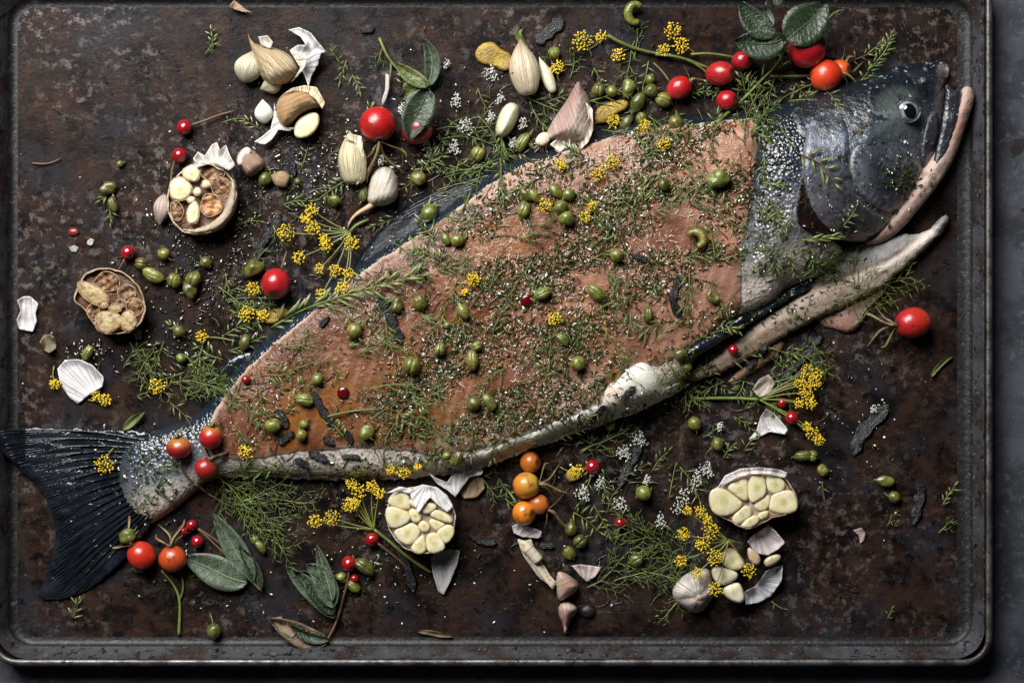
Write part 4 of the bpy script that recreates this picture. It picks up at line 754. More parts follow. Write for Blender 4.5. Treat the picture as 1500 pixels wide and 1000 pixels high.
polyclove(t, 'clove', [(815, 838), (824, 836), (840, 846), (849, 856), (847, 864), (832, 874), (819, 882), (815, 866)], 26, np.array([.56, .34, .29]), 14, 20, seed=41, bright=[(817, 838), (817, 880)])
t = thing('garlic_clove', 'pink-skinned clove wedge with thin tip pointing at the tray rim', 'garlic', 831, 902, 'loose garlic cloves')
polyclove(t, 'clove', [(818, 886), (830, 879), (846, 888), (845, 897), (834, 910), (830, 928), (826, 928), (825, 914), (818, 900)], 24, np.array([.54, .33, .28]), 13, -80, seed=42, bright=[(820, 884), (846, 889)])
# loose papers and shells
def paper(label, outline, root, **k):
    o = sheet('garlic_skin', outline, root, **k); return tag(o, label, 'garlic skin', 'loose garlic skins')
paper('white pleated paper fan lying near the left tray wall'.replace('left ', 'tail-side '), [(84, 540), (95, 527), (115, 526), (135, 534), (152, 552), (150, 566), (130, 578), (114, 592), (102, 582), (88, 562)], (160, 600), col=np.array([.74, .72, .73]), z=4, lift=8, wav=2, seed=51)
paper('small ragged white skin square against the dark tail-side wall', [(25, 440), (34, 434), (45, 434), (56, 445), (52, 460), (54, 470), (48, 486), (28, 482), (24, 468), (30, 455)], (40, 380), col=np.array([.66, .62, .62]), z=3, lift=7, wav=2, seed=52)
paper('torn white skin curl lying below the belly of the fish', [(627, 691), (640, 700), (655, 706), (664, 692), (680, 686), (708, 688), (705, 695), (688, 698), (678, 712), (667, 728), (656, 718), (640, 708)], (668, 740), col=WHITE, z=10, lift=12, wav=4, seed=53)
paper('dull brown skin shell underneath the torn white curl', [(672, 700), (690, 696), (708, 700), (710, 715), (698, 728), (680, 730), (670, 718)], (700, 690), col=np.array([.30, .22, .14]), z=3, lift=5, wav=2, seed=54, mat='peel')
paper('grey translucent pleated skin shard hanging below the paper-topped half', [(630, 815), (645, 806), (660, 803), (674, 806), (670, 825), (660, 850), (650, 871), (642, 866), (634, 840)], (652, 890), col=np.array([.46, .44, .44]), z=3, lift=6, wav=1.5, seed=55)
paper('white frilled skin under the green-stalked umbel', [(1097, 643), (1108, 630), (1114, 610), (1122, 598), (1135, 606), (1154, 628), (1150, 636), (1128, 632), (1108, 642)], (1112, 590), col=np.array([.70, .66, .64]), z=4, lift=10, wav=3, seed=56)
paper('beige skin scale above the green-stalked umbel', [(1102, 570), (1112, 555), (1126, 548), (1136, 560), (1128, 576), (1112, 582)], (1140, 545), col=np.array([.46, .38, .30]), z=5, lift=7, wav=2, seed=57)
paper('tan curled skin scrap at the tray wall above everything', [(335, 10), (343, 0), (350, 6), (360, 14), (370, 19), (358, 18), (346, 15)], (340, 14), col=np.array([.40, .26, .15]), z=3, lift=7, wav=2, seed=58, mat='peel')
paper('pink-white skin shell above the two pink cloves', [(837, 828), (850, 826), (882, 830), (872, 844), (860, 852), (852, 845), (846, 838)], (858, 868), col=np.array([.56, .42, .40]), z=5, lift=8, wav=2, seed=59)
paper('greyish pink skin under the lowest orange rosehip', [(750, 770), (757, 766), (775, 770), (794, 778), (790, 788), (765, 786), (752, 780)], (745, 800), col=np.array([.48, .42, .42]), z=3, lift=6, wav=2, seed=60)
paper('olive half-ring of skin lying on the tray by the white fan', [(58, 500), (64, 491), (74, 489), (83, 497), (82, 510), (72, 517), (62, 512)], (70, 503), col=np.array([.20, .18, .10]), z=2, lift=13, wav=1, seed=61, mat='peel', cupw=9)
paper('tiny pink skin scrap alone on the bare tray', [(1250, 776), (1262, 772), (1268, 780), (1266, 792), (1260, 796), (1258, 784)], (1270, 770), col=np.array([.50, .30, .30]), z=2, lift=5, wav=1, seed=62)
paper('tiny white skin chip beside the roasted garlic', [(127, 354), (132, 349), (138, 351), (136, 359), (129, 360)], (140, 340), col=np.array([.6, .6, .56]), z=1.5, lift=3, wav=1, seed=63, sp=2)
paper('pale grey skin chip below the small red petal', [(101, 363), (108, 359), (115, 362), (113, 369), (105, 369)], (100, 350), col=np.array([.34, .36, .32]), z=1.5, lift=3, wav=1, seed=64, sp=2)
paper('curved white strip of skin standing above the biggest rosehip', [(565, 108), (570, 110), (570, 130), (566, 145), (560, 156), (559, 148), (564, 132)], (560, 160), col=np.array([.62, .62, .54]), z=8, lift=8, wav=2, seed=65, sp=2.4)
paper('white scrap caught under the roasted garlic half', [(196, 490), (203, 480), (208, 486), (206, 496), (199, 497)], (205, 470), col=np.array([.7, .66, .58]), z=3, lift=4, wav=1, seed=66, sp=2)
paper('frayed pale shred lying in the lower tail corner of tray', [(398, 905), (412, 902), (420, 914), (434, 928), (428, 934), (410, 924)], (390, 900), col=np.array([.26, .19, .13]), z=3, lift=6, wav=2, seed=67, mat='peel')
t = thing('dried_stalk', 'bundle of dry pale garlic stem fibres below the orange rosehips', 'garlic stem', 788, 830)
for i in range(7):
    o = (i - 3) * 3.0; pts = curve([(768 + o * .9, 792 - abs(o) * .3), (776 + o, 812), (786 + o * .9, 826), (800 + o * .8, 848), (810 + o * .6, 862 - abs(o))], 6)
    g = Geo(); tube(g, PA(pts[:, 0], pts[:, 1], (6 + 3.5 * math.cos(o * .25)) * S + 0 * pts[:, 0]), 2.2 * S, 5, np.array([.62, .56, .42]) * (1 - .05 * (i % 3)), ); build(g, 'fibre', MT['stem'], t)
g = Geo(); pts = curve([(770, 800), (778, 808), (790, 822)], 4); tube(g, PA(pts[:, 0], pts[:, 1], 9 * S + 0 * pts[:, 0]), 8.5 * S, 8, (.60, .53, .42)); build(g, 'sheath', MT['stem'], t)

# ------------------------------------------------------------------ rosehips and red berries
def hip(label, x, y, r, axis=90, col=(.45, .012, .012), col2=None, elong=1.05, stem=None, sepals=0, z=None, name='rosehip', cat='rosehip', group='rosehips', seplen=26, mat='hip', wrink=0., tilt=.25, kmid=.5, flat=1.):
    """axis: direction (degrees, up is 90) in which the calyx end points"""
    zg = ground(x, y) / S if z is None else z
    t = thing(name, label, cat, x, y, group, zg * S)
    elong *= .97 + .15 * ((int(x + y) * 3) % 7) / 7; tilt = tilt if sepals else .75
    v = SPH.copy(); ax = v[:, 2].copy(); rad = 1 - .06 * np.clip(ax, 0, 1) ** 2
    v = np.stack([ax * elong, v[:, 0] * rad, v[:, 1] * rad * .95], 1); pole = np.clip((np.abs(ax) - .93) / .07, 0, 1); v[:, 0] *= 1 - .10 * pole
    seed = int(x + y) % 50
    if wrink: v *= (1 + wrink * np.sin(np.arctan2(v[:, 2], v[:, 1]) * 11 + 2 * ax))[:, None]
    v *= (1 + (.028 if flat == 1 else .14) * fn(v, 2.2, seed))[:, None]; v[:, 1] *= .93 + .10 * ((seed * 7) % 10) / 10
    c1 = np.array(col); c2 = np.array(col2 if col2 is not None else col); k = np.clip(kmid + .7 * ax + .22 * fn(v, 1.6, seed), 0, 1)[:, None]
    ct = math.cos(tilt); stt = math.sin(tilt); v = np.stack([v[:, 0] * ct - v[:, 2] * stt, v[:, 1], v[:, 0] * stt + v[:, 2] * ct], 1)
    v[:, 2] *= flat; f = frame(x, y, (zg + r * .93 * flat) * S, axis); build(Geo().add(f(v * r), SPHF, (c1 * (1 - k) + c2 * k) * (1 - .9 * np.clip((ax - .90) / .06, 0, 1)[:, None]) + np.array([.030, .018, .010]) * np.clip((ax - .90) / .06, 0, 1)[:, None]), 'fruit', MT[mat], t)
    for i in range(sepals):
        a = (i - (sepals - 1) / 2) * (1.2 if sepals < 4 else .62); m = 8; u = np.linspace(0, 1, m); ln = seplen * (.75 + .35 * ((i * 37) % 10) / 10)
        cx = r * elong * .95 + u * ln * math.cos(a); cy = np.sin(a) * (u * ln + 2) + (5 + .16 * ln) * np.sin(u * 3.4 + i * 2.1) * u; cz = 5 * np.sin(u * 3 + i) - u * r * .6 + (i % 2) * 4
        w = (2.2 + .9 * (i % 2)) * np.sin(np.clip(u * .85 + .12, 0, 1) * math.pi) * (1 + .35 * np.sin(u * 9 + i)) + .4
        g = Geo(); a_ = np.stack([cx, cy + w, cz], 1); b_ = np.stack([cx, cy, cz + 1.6], 1); c_ = np.stack([cx, cy - w, cz], 1); d_ = np.stack([cx, cy, cz - 1.0], 1)
        vv_ = np.stack([a_, b_, c_, d_], 1).reshape(-1, 3); F = [(j * 4 + q, j * 4 + (q + 1) % 4, (j + 1) * 4 + (q + 1) % 4, (j + 1) * 4 + q) for j in range(m - 1) for q in range(4)] + [(0, 3, 2, 1), (m * 4 - 4, m * 4 - 3, m * 4 - 2, m * 4 - 1)]
        build(g.add(f(vv_), F), 'sepal', MT['sepal'], t)
    if sepals:
        build(Geo().add(f(SPM * (4, 5, 5) + np.array([r * elong * .95, 0, 0])), SPMF), 'calyx', MT['sepal'], t)
    if stem:
        pts = curve(stem[0], 5); g = Geo(); zz = np.linspace((zg + r) if len(stem) < 4 else stem[3], stem[2] if len(stem) > 2 else 3, len(pts)); gz = np.array([ground(*p) / S for p in pts])
        tube(g, PA(pts[:, 0], pts[:, 1], np.maximum(zz, gz + 2) * S), np.linspace(1.9, 1.4, len(pts)) * S, 6); build(g, 'stalk', MT[stem[1]], t)
    return t
RED = (.42, .010, .012); CRIM = (.34, .008, .016); ORED = (.55, .045, .012); ORG = (.62, .19, .02); YEL = (.50, .34, .04)
hip('biggest glossy red rosehip with dried sepals drooping below it', 553, 183, 28, -82, RED, (.36, .012, .01), .92, sepals=4, seplen=58)
hip('red rosehip half hidden behind the dark hanging leaf', 612, 190, 22, 20, CRIM, CRIM)
hip('round cherry-like red rosehip with upright stalk and yellow flower behind', 404, 416, 23.5, -90, RED, CRIM, .95, stem=([(412, 394), (416, 382), (420, 368)], 'twig', 12))
hip('small red oval rosehip on a pink stalk, lowest fruit of the twig', 995, 129, 16.5, 30, (.44, .02, .022), RED, 1.12, sepals=3, seplen=20, stem=([(981, 120), (970, 104), (957, 92)], 'twig', 8))
hip('crimson rosehip in the middle of the twig row', 1055, 108, 19, 0, CRIM, (.40, .02, .02), 1.2)
hip('dull crimson rosehip under the rose leaf', 1087, 89, 14.5, 0, (.28, .012, .018), CRIM, 1.15)
hip('red rosehip touching the fennel tuft by the fish collar', 1065, 147, 15.5, 0, RED, CRIM)
hip('big red rosehip tucked underneath the rose leaf', 1182, 72, 28, 20, RED, CRIM, 1.0)
hip('large orange-red rosehip with pale green sepals beside the fish back', 1210, 111, 23.5, 12, (.58, .06, .012), (.56, .035, .012), 1.04, sepals=5, seplen=44)
hip('orange rosehip hidden behind the large orange-red one', 1229, 103, 16, 0, (.60, .12, .02), (.6, .10, .02))
hip('lone red rosehip with green calyx lying beside the fish jaw', 1337, 473, 25.5, 188, (.52, .035, .014), (.40, .012, .018), 1.0, sepals=4, seplen=48)
hip('red and yellow rosehip on the tail, outer of three', 262, 655, 18.5, 95, (.30, .008, .015), YEL, .9, kmid=-.12, sepals=3, seplen=14, stem=([(263, 672), (268, 692), (285, 708), (305, 722)], 'twig', 6))
hip('red rosehip with yellow cheek on the flesh edge', 309, 640, 18, 80, (.38, .012, .015), YEL, .9, kmid=-.08, sepals=3, seplen=14)
hip('dark red rosehip with withered tip, lowest of three', 301, 686, 16.5, 60, (.32, .012, .016), (.28, .02, .015), 1., sepals=4, seplen=26)
hip('smooth orange-red rosehip with dried sepals against the tail fin', 207, 813, 22, 130, (.50, .025, .012), (.46, .03, .012), 1., sepals=4, seplen=46)
hip('wrinkled orange rosehip beside the smooth one below the tail', 253, 818, 20.5, 95, (.50, .07, .014), (.46, .06, .014), 1., sepals=4, seplen=38, wrink=.018)
hip('dull orange rosehip tucked under the belly of the fish', 777, 677, 15.5, 0, (.50, .15, .02), (.48, .13, .02))
hip('largest orange-yellow rosehip of the stack with withered sepals', 771, 711, 20.5, 10, (.60, .17, .02), (.50, .30, .04), 1., sepals=4, seplen=42)
hip('bright orange rosehip at the bottom of the stack', 768, 751, 18.5, 0, (.66, .21, .018), (.64, .20, .018), .98, stem=([(756, 736), (750, 726), (742, 716)], 'stalk', 5))
hip('dark orange rosehip hidden between two larger ones', 789, 738, 15, -30, (.46, .13, .02), (.46, .12, .02), sepals=3, seplen=40)
def rb(label, x, y, r, stem=None, dark=1., **k): return hip(label, x, y, r, -90 + (x * 7) % 60, [q * dark for q in RED], [q * dark for q in CRIM], .97, stem=stem, name='red_berry', cat='berry', group='small red berries', mat='redberry', **k)
rb('shiny dark red berry on a long straight brown stalk', 270, 187, 11.5, ([(281, 183), (300, 177), (322, 168), (342, 163)], 'twig', 4))
rb('shiny red berry with stalk hanging onto the opened garlic bulb', 263, 228, 11.5, ([(256, 236), (252, 248), (250, 265)], 'twig', 36))
rb('small red berry with short stalk above the roasted garlic', 187, 370, 10.5, ([(183, 379), (178, 388), (173, 397)], 'twig', 8))
rb('topmost tiny red berry of the cluster below the tail', 281, 769, 8.5); rb('tiny red berry at the outer side of the cluster below the tail', 268, 777, 8.5)
rb('lowest tiny red berry of the cluster on a thin red stalk', 289, 793, 9.5, ([(290, 774), (310, 786), (335, 805), (352, 830)], 'twig', 4))
rb('bright red berry on the red stem of the leaf spray', 511, 825, 11.5, ([(511, 836), (510, 850), (500, 885), (490, 915)], 'twig', 4)); rb('tiny red berry half hidden under the bright red one', 519, 847, 7)
rb('dark red berry touching the stem of the lower yellow umbel', 545, 790, 10.5, ([(553, 795), (575, 812), (601, 834)], 'twig', 3))
rb('glossy dark red berry below the green-stalked umbel', 1160, 612, 10.5); rb('red berry hidden among the rays of the green-stalked umbel', 1146, 590, 8)
rb('crushed dark red berry pressed into the flesh', 772, 440, 10, flat=.35, dark=.3); rb('dark red berry crushed into the tail-end flesh', 502, 576, 9, flat=.35, dark=.3)
rb('withered red berry among the white lace flowers', 909, 765, 9, ([(908, 772), (904, 782), (901, 790)], 'stalk', 3)); rb('wrinkled dark berry tucked below the belly by the yellow peel', 868, 684, 11)
rb('small reddish berry lying by the black shard under the belly', 1074, 512, 8); rb('pale red bud beside the small green berry at the belly', 360, 556, 7)
o = pillow([(99, 338), (104, 333), (113, 334), (117, 341), (110, 347), (101, 345)], 2.4, lambda p, d: 2 + dome(d, 5, 3) + 1. * fn(p3(p), .5, 3), lambda p, d: .4 + 0 * d, lambda p, d: np.array([.20, .03, .025]) + 0 * p[:, :1])
tag(build(o, 'red_petal', MT['hip'], None, P(108, 340, 0)), 'small wrinkled dark red petal alone near the tail-side wall', 'petal')

# rosehip twig at the top
def twig(label, paths, mat='twig', name='twig', z=6, r=2.4, cat='twig', group=None):
    x, y = paths[0][0]; t = thing(name, label, cat, x, y, group)
    for i, p in enumerate(paths):
        pts = curve(p, 6); g = Geo(); tube(g, drape(pts, z + 1.5 * np.sin(np.arange(len(pts)) * .4)), np.linspace(r if i == 0 else r * .7, r * .55, len(pts)) * S, 6); build(g, 'stem' if i == 0 else 'branch', MT[mat], t)
    return t
twig('olive rosehip twig with pink side stalks running along the top', [[(890, 52), (915, 66), (945, 76), (985, 82), (1010, 88), (1035, 105), (1055, 130)], [(960, 80), (1000, 84), (1038, 100)], [(1012, 80), (1040, 78), (1075, 84)]], 'stalk', z=8, r=3)
twig('pale forked stem leading to the orange-red rosehip', [[(1050, 180), (1085, 150), (1115, 118), (1140, 95), (1150, 70)], [(1128, 112), (1160, 112), (1190, 111)], [(1140, 100), (1160, 88)]], 'stalk', z=8, r=3)
twig('green forked stem under the rosehip pair by the tail', [[(262, 930), (264, 890), (262, 870), (252, 852), (236, 835)], [(264, 878), (270, 858), (264, 838)]], 'stalk', z=3, r=2.6)
twig('brown twig from the red-yellow rosehips across the fennel', [[(285, 708), (300, 720), (320, 732), (345, 745), (390, 752)]], z=4, r=1.8)
twig('thin bent brown twig by the tail-side wall', [[(47, 239), (62, 241), (78, 238), (89, 232)]], z=2, r=1.6)
twig('green stalk with a leaf node above the biggest rosehip', [[(556, 56), (562, 72), (573, 92), (590, 108), (610, 120), (628, 126)], [(573, 92), (572, 115), (566, 138)]], 'stalk', z=6, r=2.6)

# ------------------------------------------------------------------ leaves
def leafpart(name, par, mid, w, mat, z=4, cup=3., serr=0., lift=None, n=14, grd=True, curlz=0.):
    p = resample(chaikin(mid, 2, False), 1, False); idx = np.linspace(0, len(p) - 1, n).astype(int); p = p[idx]; t = np.gradient(p, axis=0); t /= np.linalg.norm(t, axis=1, keepdims=True); nn = np.stack([-t[:, 1], t[:, 0]], 1)
    u = np.linspace(0, 1, n); wd = w * .5 * np.sin(np.clip(u ** .8, 0, 1) * math.pi) ** .75 + .4
    if serr: wd *= 1 + serr * (np.arange(n) % 2)
    js = np.linspace(-1, 1, 7); V = []; ST = []
    for j in js:
        q = p + nn * (wd * j)[:, None]; zz = z + (lift if lift is not None else 0) * u + cup * j * j + 1.2 * np.sin(u * 7 + j * 2) + curlz * np.sin(u * math.pi) - .8 * (abs(j) < .1)
        if grd: zz = zz + np.array([ground(*a) / S for a in p])
        V.append(PA(q[:, 0], q[:, 1], zz * S)); ST.append(np.stack([u, np.full(n, abs(j) * .25) + u * .9, 0 * u], 1))
    k = len(js); V = np.concatenate(V); F = []; m = k * n
    for a in range(k - 1):
        for b in range(n - 1):
            q = (a * n + b, a * n + b + 1, (a + 1) * n + b + 1, (a + 1) * n + b); F.append(q); F.append(tuple(i + m for i in reversed(q)))
    ed = [a * n for a in range(k)] + [(k - 1) * n + b for b in range(1, n)] + [a * n + n - 1 for a in range(k - 2, -1, -1)] + [b for b in range(n - 2, 0, -1)]
    F += [(ed[i], ed[(i + 1) % len(ed)], ed[(i + 1) % len(ed)] + m, ed[i] + m) for i in range(len(ed))]
    o = build(Geo().add(np.concatenate([V, V - np.array([0, 0, .5 * S])]), F, (1, 1, 1), np.concatenate(ST * 2)), name, MT[mat], par, loc=None if par is not None else P(p[0, 0], p[0, 1], 0))
    if w > 18 and par is not None:
        c_ = V.reshape(k, n, 3)[k // 2]; g = Geo(); tube(g, c_ + np.array([0, 0, .5 * S]), np.linspace(1.3, .4, n) * S, 5)
        for i in range(2, n - 2, 2):
            for q in (0, k - 1): e = V.reshape(k, n, 3)[q][min(n - 1, i + 2)]; m_ = V.reshape(k, n, 3)[(q + k // 2) // 2][min(n - 1, i + 1)]; tube(g, np.array([c_[i], m_, c_[i] * .12 + e * .88]) + np.array([0, 0, .2 * S]), np.array([.55, .45, .25]) * S, 3)
        build(g, 'midrib', MT['vein' if mat != 'leaf' else 'veind'], o)
    return o
t = thing('rose_leaf_spray', 'dark serrated rose leaves fanned over the rosehips', 'leaves', 1148, 58)
for m_, w in (([(1147, 58), (1125, 66), (1100, 64), (1076, 60)], 46), ([(1152, 60), (1170, 44), (1190, 28), (1212, 4)], 60), ([(1135, 52), (1112, 40), (1096, 22), (1084, 2)], 36), ([(1130, 40), (1126, 24), (1121, 10)], 13), ([(1136, 10), (1134, 4), (1130, -8)], 26)):
    leafpart('leaf', t, m_, w, 'leaf' if w != 13 else 'leafg', z=52, cup=5, serr=.05, n=26, grd=False)
g = Geo(); pts = curve([(1150, 62), (1147, 75), (1144, 100)], 4); tube(g, PA(pts[:, 0], pts[:, 1], np.linspace(52, 10, len(pts)) * S), 1.8 * S, 5); build(g, 'stem', MT['stalk'], t)
t = thing('bay_sprig', 'sprig with one long curved leaf, folded leaf and dark hanging leaf', 'leaves', 628, 126)
leafpart('leaf', t, [(628, 126), (634, 100), (632, 78), (620, 56)], 24, 'leafg', z=8, cup=6, lift=20); leafpart('leaf', t, [(628, 126), (612, 118), (596, 108), (578, 92)], 22, 'leafy', z=12, cup=5)
leafpart('leaf', t, [(626, 128), (608, 130), (596, 140), (586, 142)], 34, 'leafy', z=8, cup=7); leafpart('leaf', t, [(628, 130), (618, 155), (606, 175), (600, 206)], 46, 'leaf', z=42, cup=6)
t = thing('leaf_sprig', 'sprig with a grey-green lobed leaf and two narrow dark leaves below the tail', 'leaves', 383, 864)
leafpart('leaf', t, [(362, 853), (335, 846), (305, 830), (268, 815)], 46, 'leafg', z=8, cup=5, n=20); leafpart('leaf', t, [(372, 850), (350, 815), (330, 780), (312, 752)], 34, 'leafg', z=6, cup=5); leafpart('leaf', t, [(382, 864), (372, 835), (360, 815), (350, 798)], 20, 'leaf', z=6, cup=7)
g = Geo(); pts = curve([(384, 866), (365, 848), (340, 822), (310, 792), (292, 776)], 5); tube(g, drape(pts, 9), 1.5 * S, 5); build(g, 'stem', MT['twig'], t)
t = thing('leaf_spray', 'spray of dark upright leaves on a red stem near the tray rim', 'leaves', 488, 920)
leafpart('leaf', t, [(490, 905), (470, 875), (440, 850), (418, 828)], 30, 'leafg', z=6, cup=8); leafpart('leaf', t, [(488, 900), (470, 870), (452, 845), (430, 838)], 30, 'leaf', z=9, cup=7); leafpart('leaf', t, [(488, 890), (478, 860), (470, 840), (448, 826)], 34, 'leafg', z=12, cup=5); leafpart('leaf', t, [(487, 880), (480, 850), (472, 825), (464, 798)], 20, 'leafg', z=14, cup=6)
leafpart('withered_leaf', t, [(482, 936), (455, 938), (430, 925), (394, 906)], 34, 'deadleaf', z=5, cup=8); leafpart('leaf', t, [(482, 936), (462, 936), (445, 930), (425, 915)], 16, 'leaf', z=9, cup=5)
g = Geo(); pts = curve([(476, 942), (490, 918), (496, 900), (505, 870), (511, 840)], 5); tube(g, drape(pts, 6), 2.0 * S, 5); build(g, 'stem', MT['twig'], t)
tag(leafpart('leaf', None, [(180, 630), (192, 618), (202, 610), (212, 602)], 12, 'leafy', z=8, cup=3), 'single yellow-green leaf standing on the tail base edge', 'leaf')
tag(leafpart('leaf', None, [(765, 40), (757, 50), (768, 66), (776, 70)], 9, 'leafy', z=5, cup=3), 'narrow dark yellow-green leaf by the yellow peel', 'leaf')
tag(leafpart('leaf', None, [(1200, 44), (1212, 24), (1224, 14), (1238, 14)], 7, 'leafy', z=30, cup=3), 'narrow yellowish leaf tip above the big red rosehip', 'leaf')
tag(leafpart('withered_leaf', None, [(1364, 552), (1372, 540), (1384, 528), (1396, 522)], 6, 'leafy', z=4, cup=2), 'thin curved green blade lying by the head-side tray wall', 'leaf')
tag(leafpart('withered_leaf', None, [(612, 925), (630, 926), (648, 930), (664, 932)], 7, 'deadleaf', z=3, cup=2), 'pale dry husk lying along the lower tray edge', 'husk')

# lemon zest and charred strips
def zest(label, o, z=None):
    c = np.mean(o, 0); zg = ground(*c) / S
    tag(build(pillow(o, 3, lambda p, d: zg + 5 + dome(d, 2.2, 2) + 1.6 * fn(p3(p), .12, 71), lambda p, d: zg + 2 + 1.6 * fn(p3(p), .12, 71), None), 'lemon_peel', MT['zest'], None, P(c[0], c[1], zg * S)), label, 'peel', 'pieces of yellow peel')
zest('broad yellow peel scrap with dark pores near the top edge', [(694, 80), (703, 65), (722, 60), (732, 72), (750, 80), (752, 96), (740, 106), (722, 96), (704, 94)])
zest('yellow peel strip beside the purple garlic bulb', [(872, 160), (890, 150), (918, 145), (922, 158), (900, 168), (888, 180), (872, 182)])
zest('small yellow peel dot below the belly of the fish', [(828, 692), (838, 684), (855, 684), (857, 692), (845, 704), (832, 706)])
zest('blurred yellow peel beside the cherry-like rosehip', [(384, 462), (400, 452), (420, 450), (424, 462), (405, 474), (388, 474)])
def char(label, pts, w, lift=3):
    p = resample(chaikin(pts, 2, False), 4, False); t = np.gradient(p, axis=0); t /= np.linalg.norm(t, axis=1, keepdims=True); nn = np.stack([-t[:, 1], t[:, 0]], 1); n = len(p); u = np.linspace(0, 1, n)
    gz = np.array([ground(*a) / S for a in p]); k = np.ones(3) / 3; gz = np.convolve(np.pad(gz, 1, 'edge'), k, 'valid')
    wd = w * .5 * np.clip(np.minimum(u, 1 - u) * 7 + .25, 0, 1) * (1 + .2 * np.sin(u * 19 + p[0, 0])); R = []; T_ = []; prof = [(-1, 0), (-.6, 2.4), (-.3, 1.3), (0, 3.0), (.35, 1.5), (.7, 2.6), (1, 0), (0, -1.5)]
    for a, b in prof: R.append(PA(*(p + nn * (wd * a)[:, None]).T, (gz + lift + b + .5 * np.sin(u * 23 + a * 5)) * S)); T_.append(np.stack([u * 4, np.full(n, a), u * 0], 1))
    m = len(prof); V = np.stack(R, 1).reshape(-1, 3); F = [(j * m + q, j * m + (q + 1) % m, (j + 1) * m + (q + 1) % m, (j + 1) * m + q) for j in range(n - 1) for q in range(m)] + [tuple(range(m)), tuple(range(m * n - 1, m * n - m - 1, -1))]
    o = build(Geo().add(V, F, (1, 1, 1), np.stack(T_, 1).reshape(-1, 3)), 'charred_strip', MT['char'], None, P(p[0, 0], p[0, 1], gz[0] * S)); tag(o, label, 'charred strip', 'charred black strips')
for lab, pts, w in (('long bent charred strip on the bare tail-end flesh', [(556, 428), (566, 450), (573, 470), (588, 502)], 15), ('ridged black strip lying on the tray by the yellow umbel', [(412, 315), (400, 335), (385, 355), (376, 378)], 12), ('ribbed black sheet scrap near the top edge', [(785, 62), (800, 50), (815, 38), (825, 28)], 20), ('curved black flake by the belly edge of the flesh', [(993, 405), (990, 425), (984, 440), (990, 452), (1000, 470)], 12),
    ('large black charred flake on the bare tray', [(1250, 666), (1258, 640), (1275, 622), (1290, 606), (1302, 592)], 20), ('curled black flake with ragged end on the bare tray', [(1338, 712), (1352, 715), (1346, 735), (1338, 768)], 16), ('thin black strip pointing out from under the paper-topped half', [(576, 785), (588, 815), (598, 835), (606, 866)], 14),
    ('black flake lying across the belly wall, flat', [(452, 662), (466, 668), (480, 674)], 12), ('second black fleck on the belly wall, narrow', [(500, 669), (514, 668), (528, 670)], 8), ('small black crumb strip beside the belly wall start', [(432, 672), (444, 678), (452, 684)], 11), ('glossy black curl on the tail-end flesh', [(474, 640), (482, 646), (490, 650)], 12),
    ('black strip under the pair of green berries on the flesh', [(408, 650), (420, 640), (430, 632)], 11), ('black flake behind the single green berry', [(404, 600), (412, 612), (420, 626)], 16), ('long slim black strip over the tail-end flesh', [(455, 570), (466, 590), (474, 604), (488, 624)], 12),
    ('small black fleck below the curved twig on the flesh', [(508, 630), (512, 640), (514, 650)], 9), ('short black curl beside the yellow-green berry', [(925, 374), (940, 378), (952, 384)], 9), ('black fleck on the white belly membrane', [(910, 586), (920, 574), (930, 566)], 8), ('black fleck touching the white belly membrane edge', [(866, 618), (876, 606), (886, 594)], 9),
    ('feathery black shard lying under the throat strip', [(1095, 540), (1108, 518), (1124, 504)], 15), ('thin shiny black shard pointing at the pink fin flap', [(1140, 555), (1165, 538), (1182, 520), (1205, 490)], 10), ('long black strip standing among the lace flowers', [(906, 712), (915, 695), (928, 670), (940, 650)], 14), ('flat black sliver right of the paper-topped half'.replace('right of', 'headward of'), [(696, 790), (714, 796), (728, 794)], 9),
    ('black strip below the skin of the orange rosehips', [(790, 800), (802, 798), (812, 800)], 10), ('black strip beside the brown moon-shaped clove', [(425, 215), (428, 235), (430, 258)], 10), ('small square black scrap near the top wall', [(528, 46), (540, 42), (548, 40)], 14), ('black bit under the small adipose fin', [(468, 478), (476, 470), (482, 464)], 9), ('black stub on the dorsal flesh edge', [(566, 394), (572, 398), (576, 402)], 8), ('black scrap beside the purple garlic bulb', [(700, 790), (690, 786), (684, 780)], 6)):
    char(lab, pts, w)
tag(build(pillow([(847, 893), (855, 884), (868, 885), (875, 895), (868, 906), (853, 905)], 3, lambda p, d: 1 + dome(d, 10, 7) + .8 * fn(p3(p), .2, 5), lambda p, d: .3 + 0 * d), 'charred_slice', MT['char'], None, P(860, 895, 0)), 'round black charred slice beside the tip of the pink clove', 'charred strip', 'charred black strips')

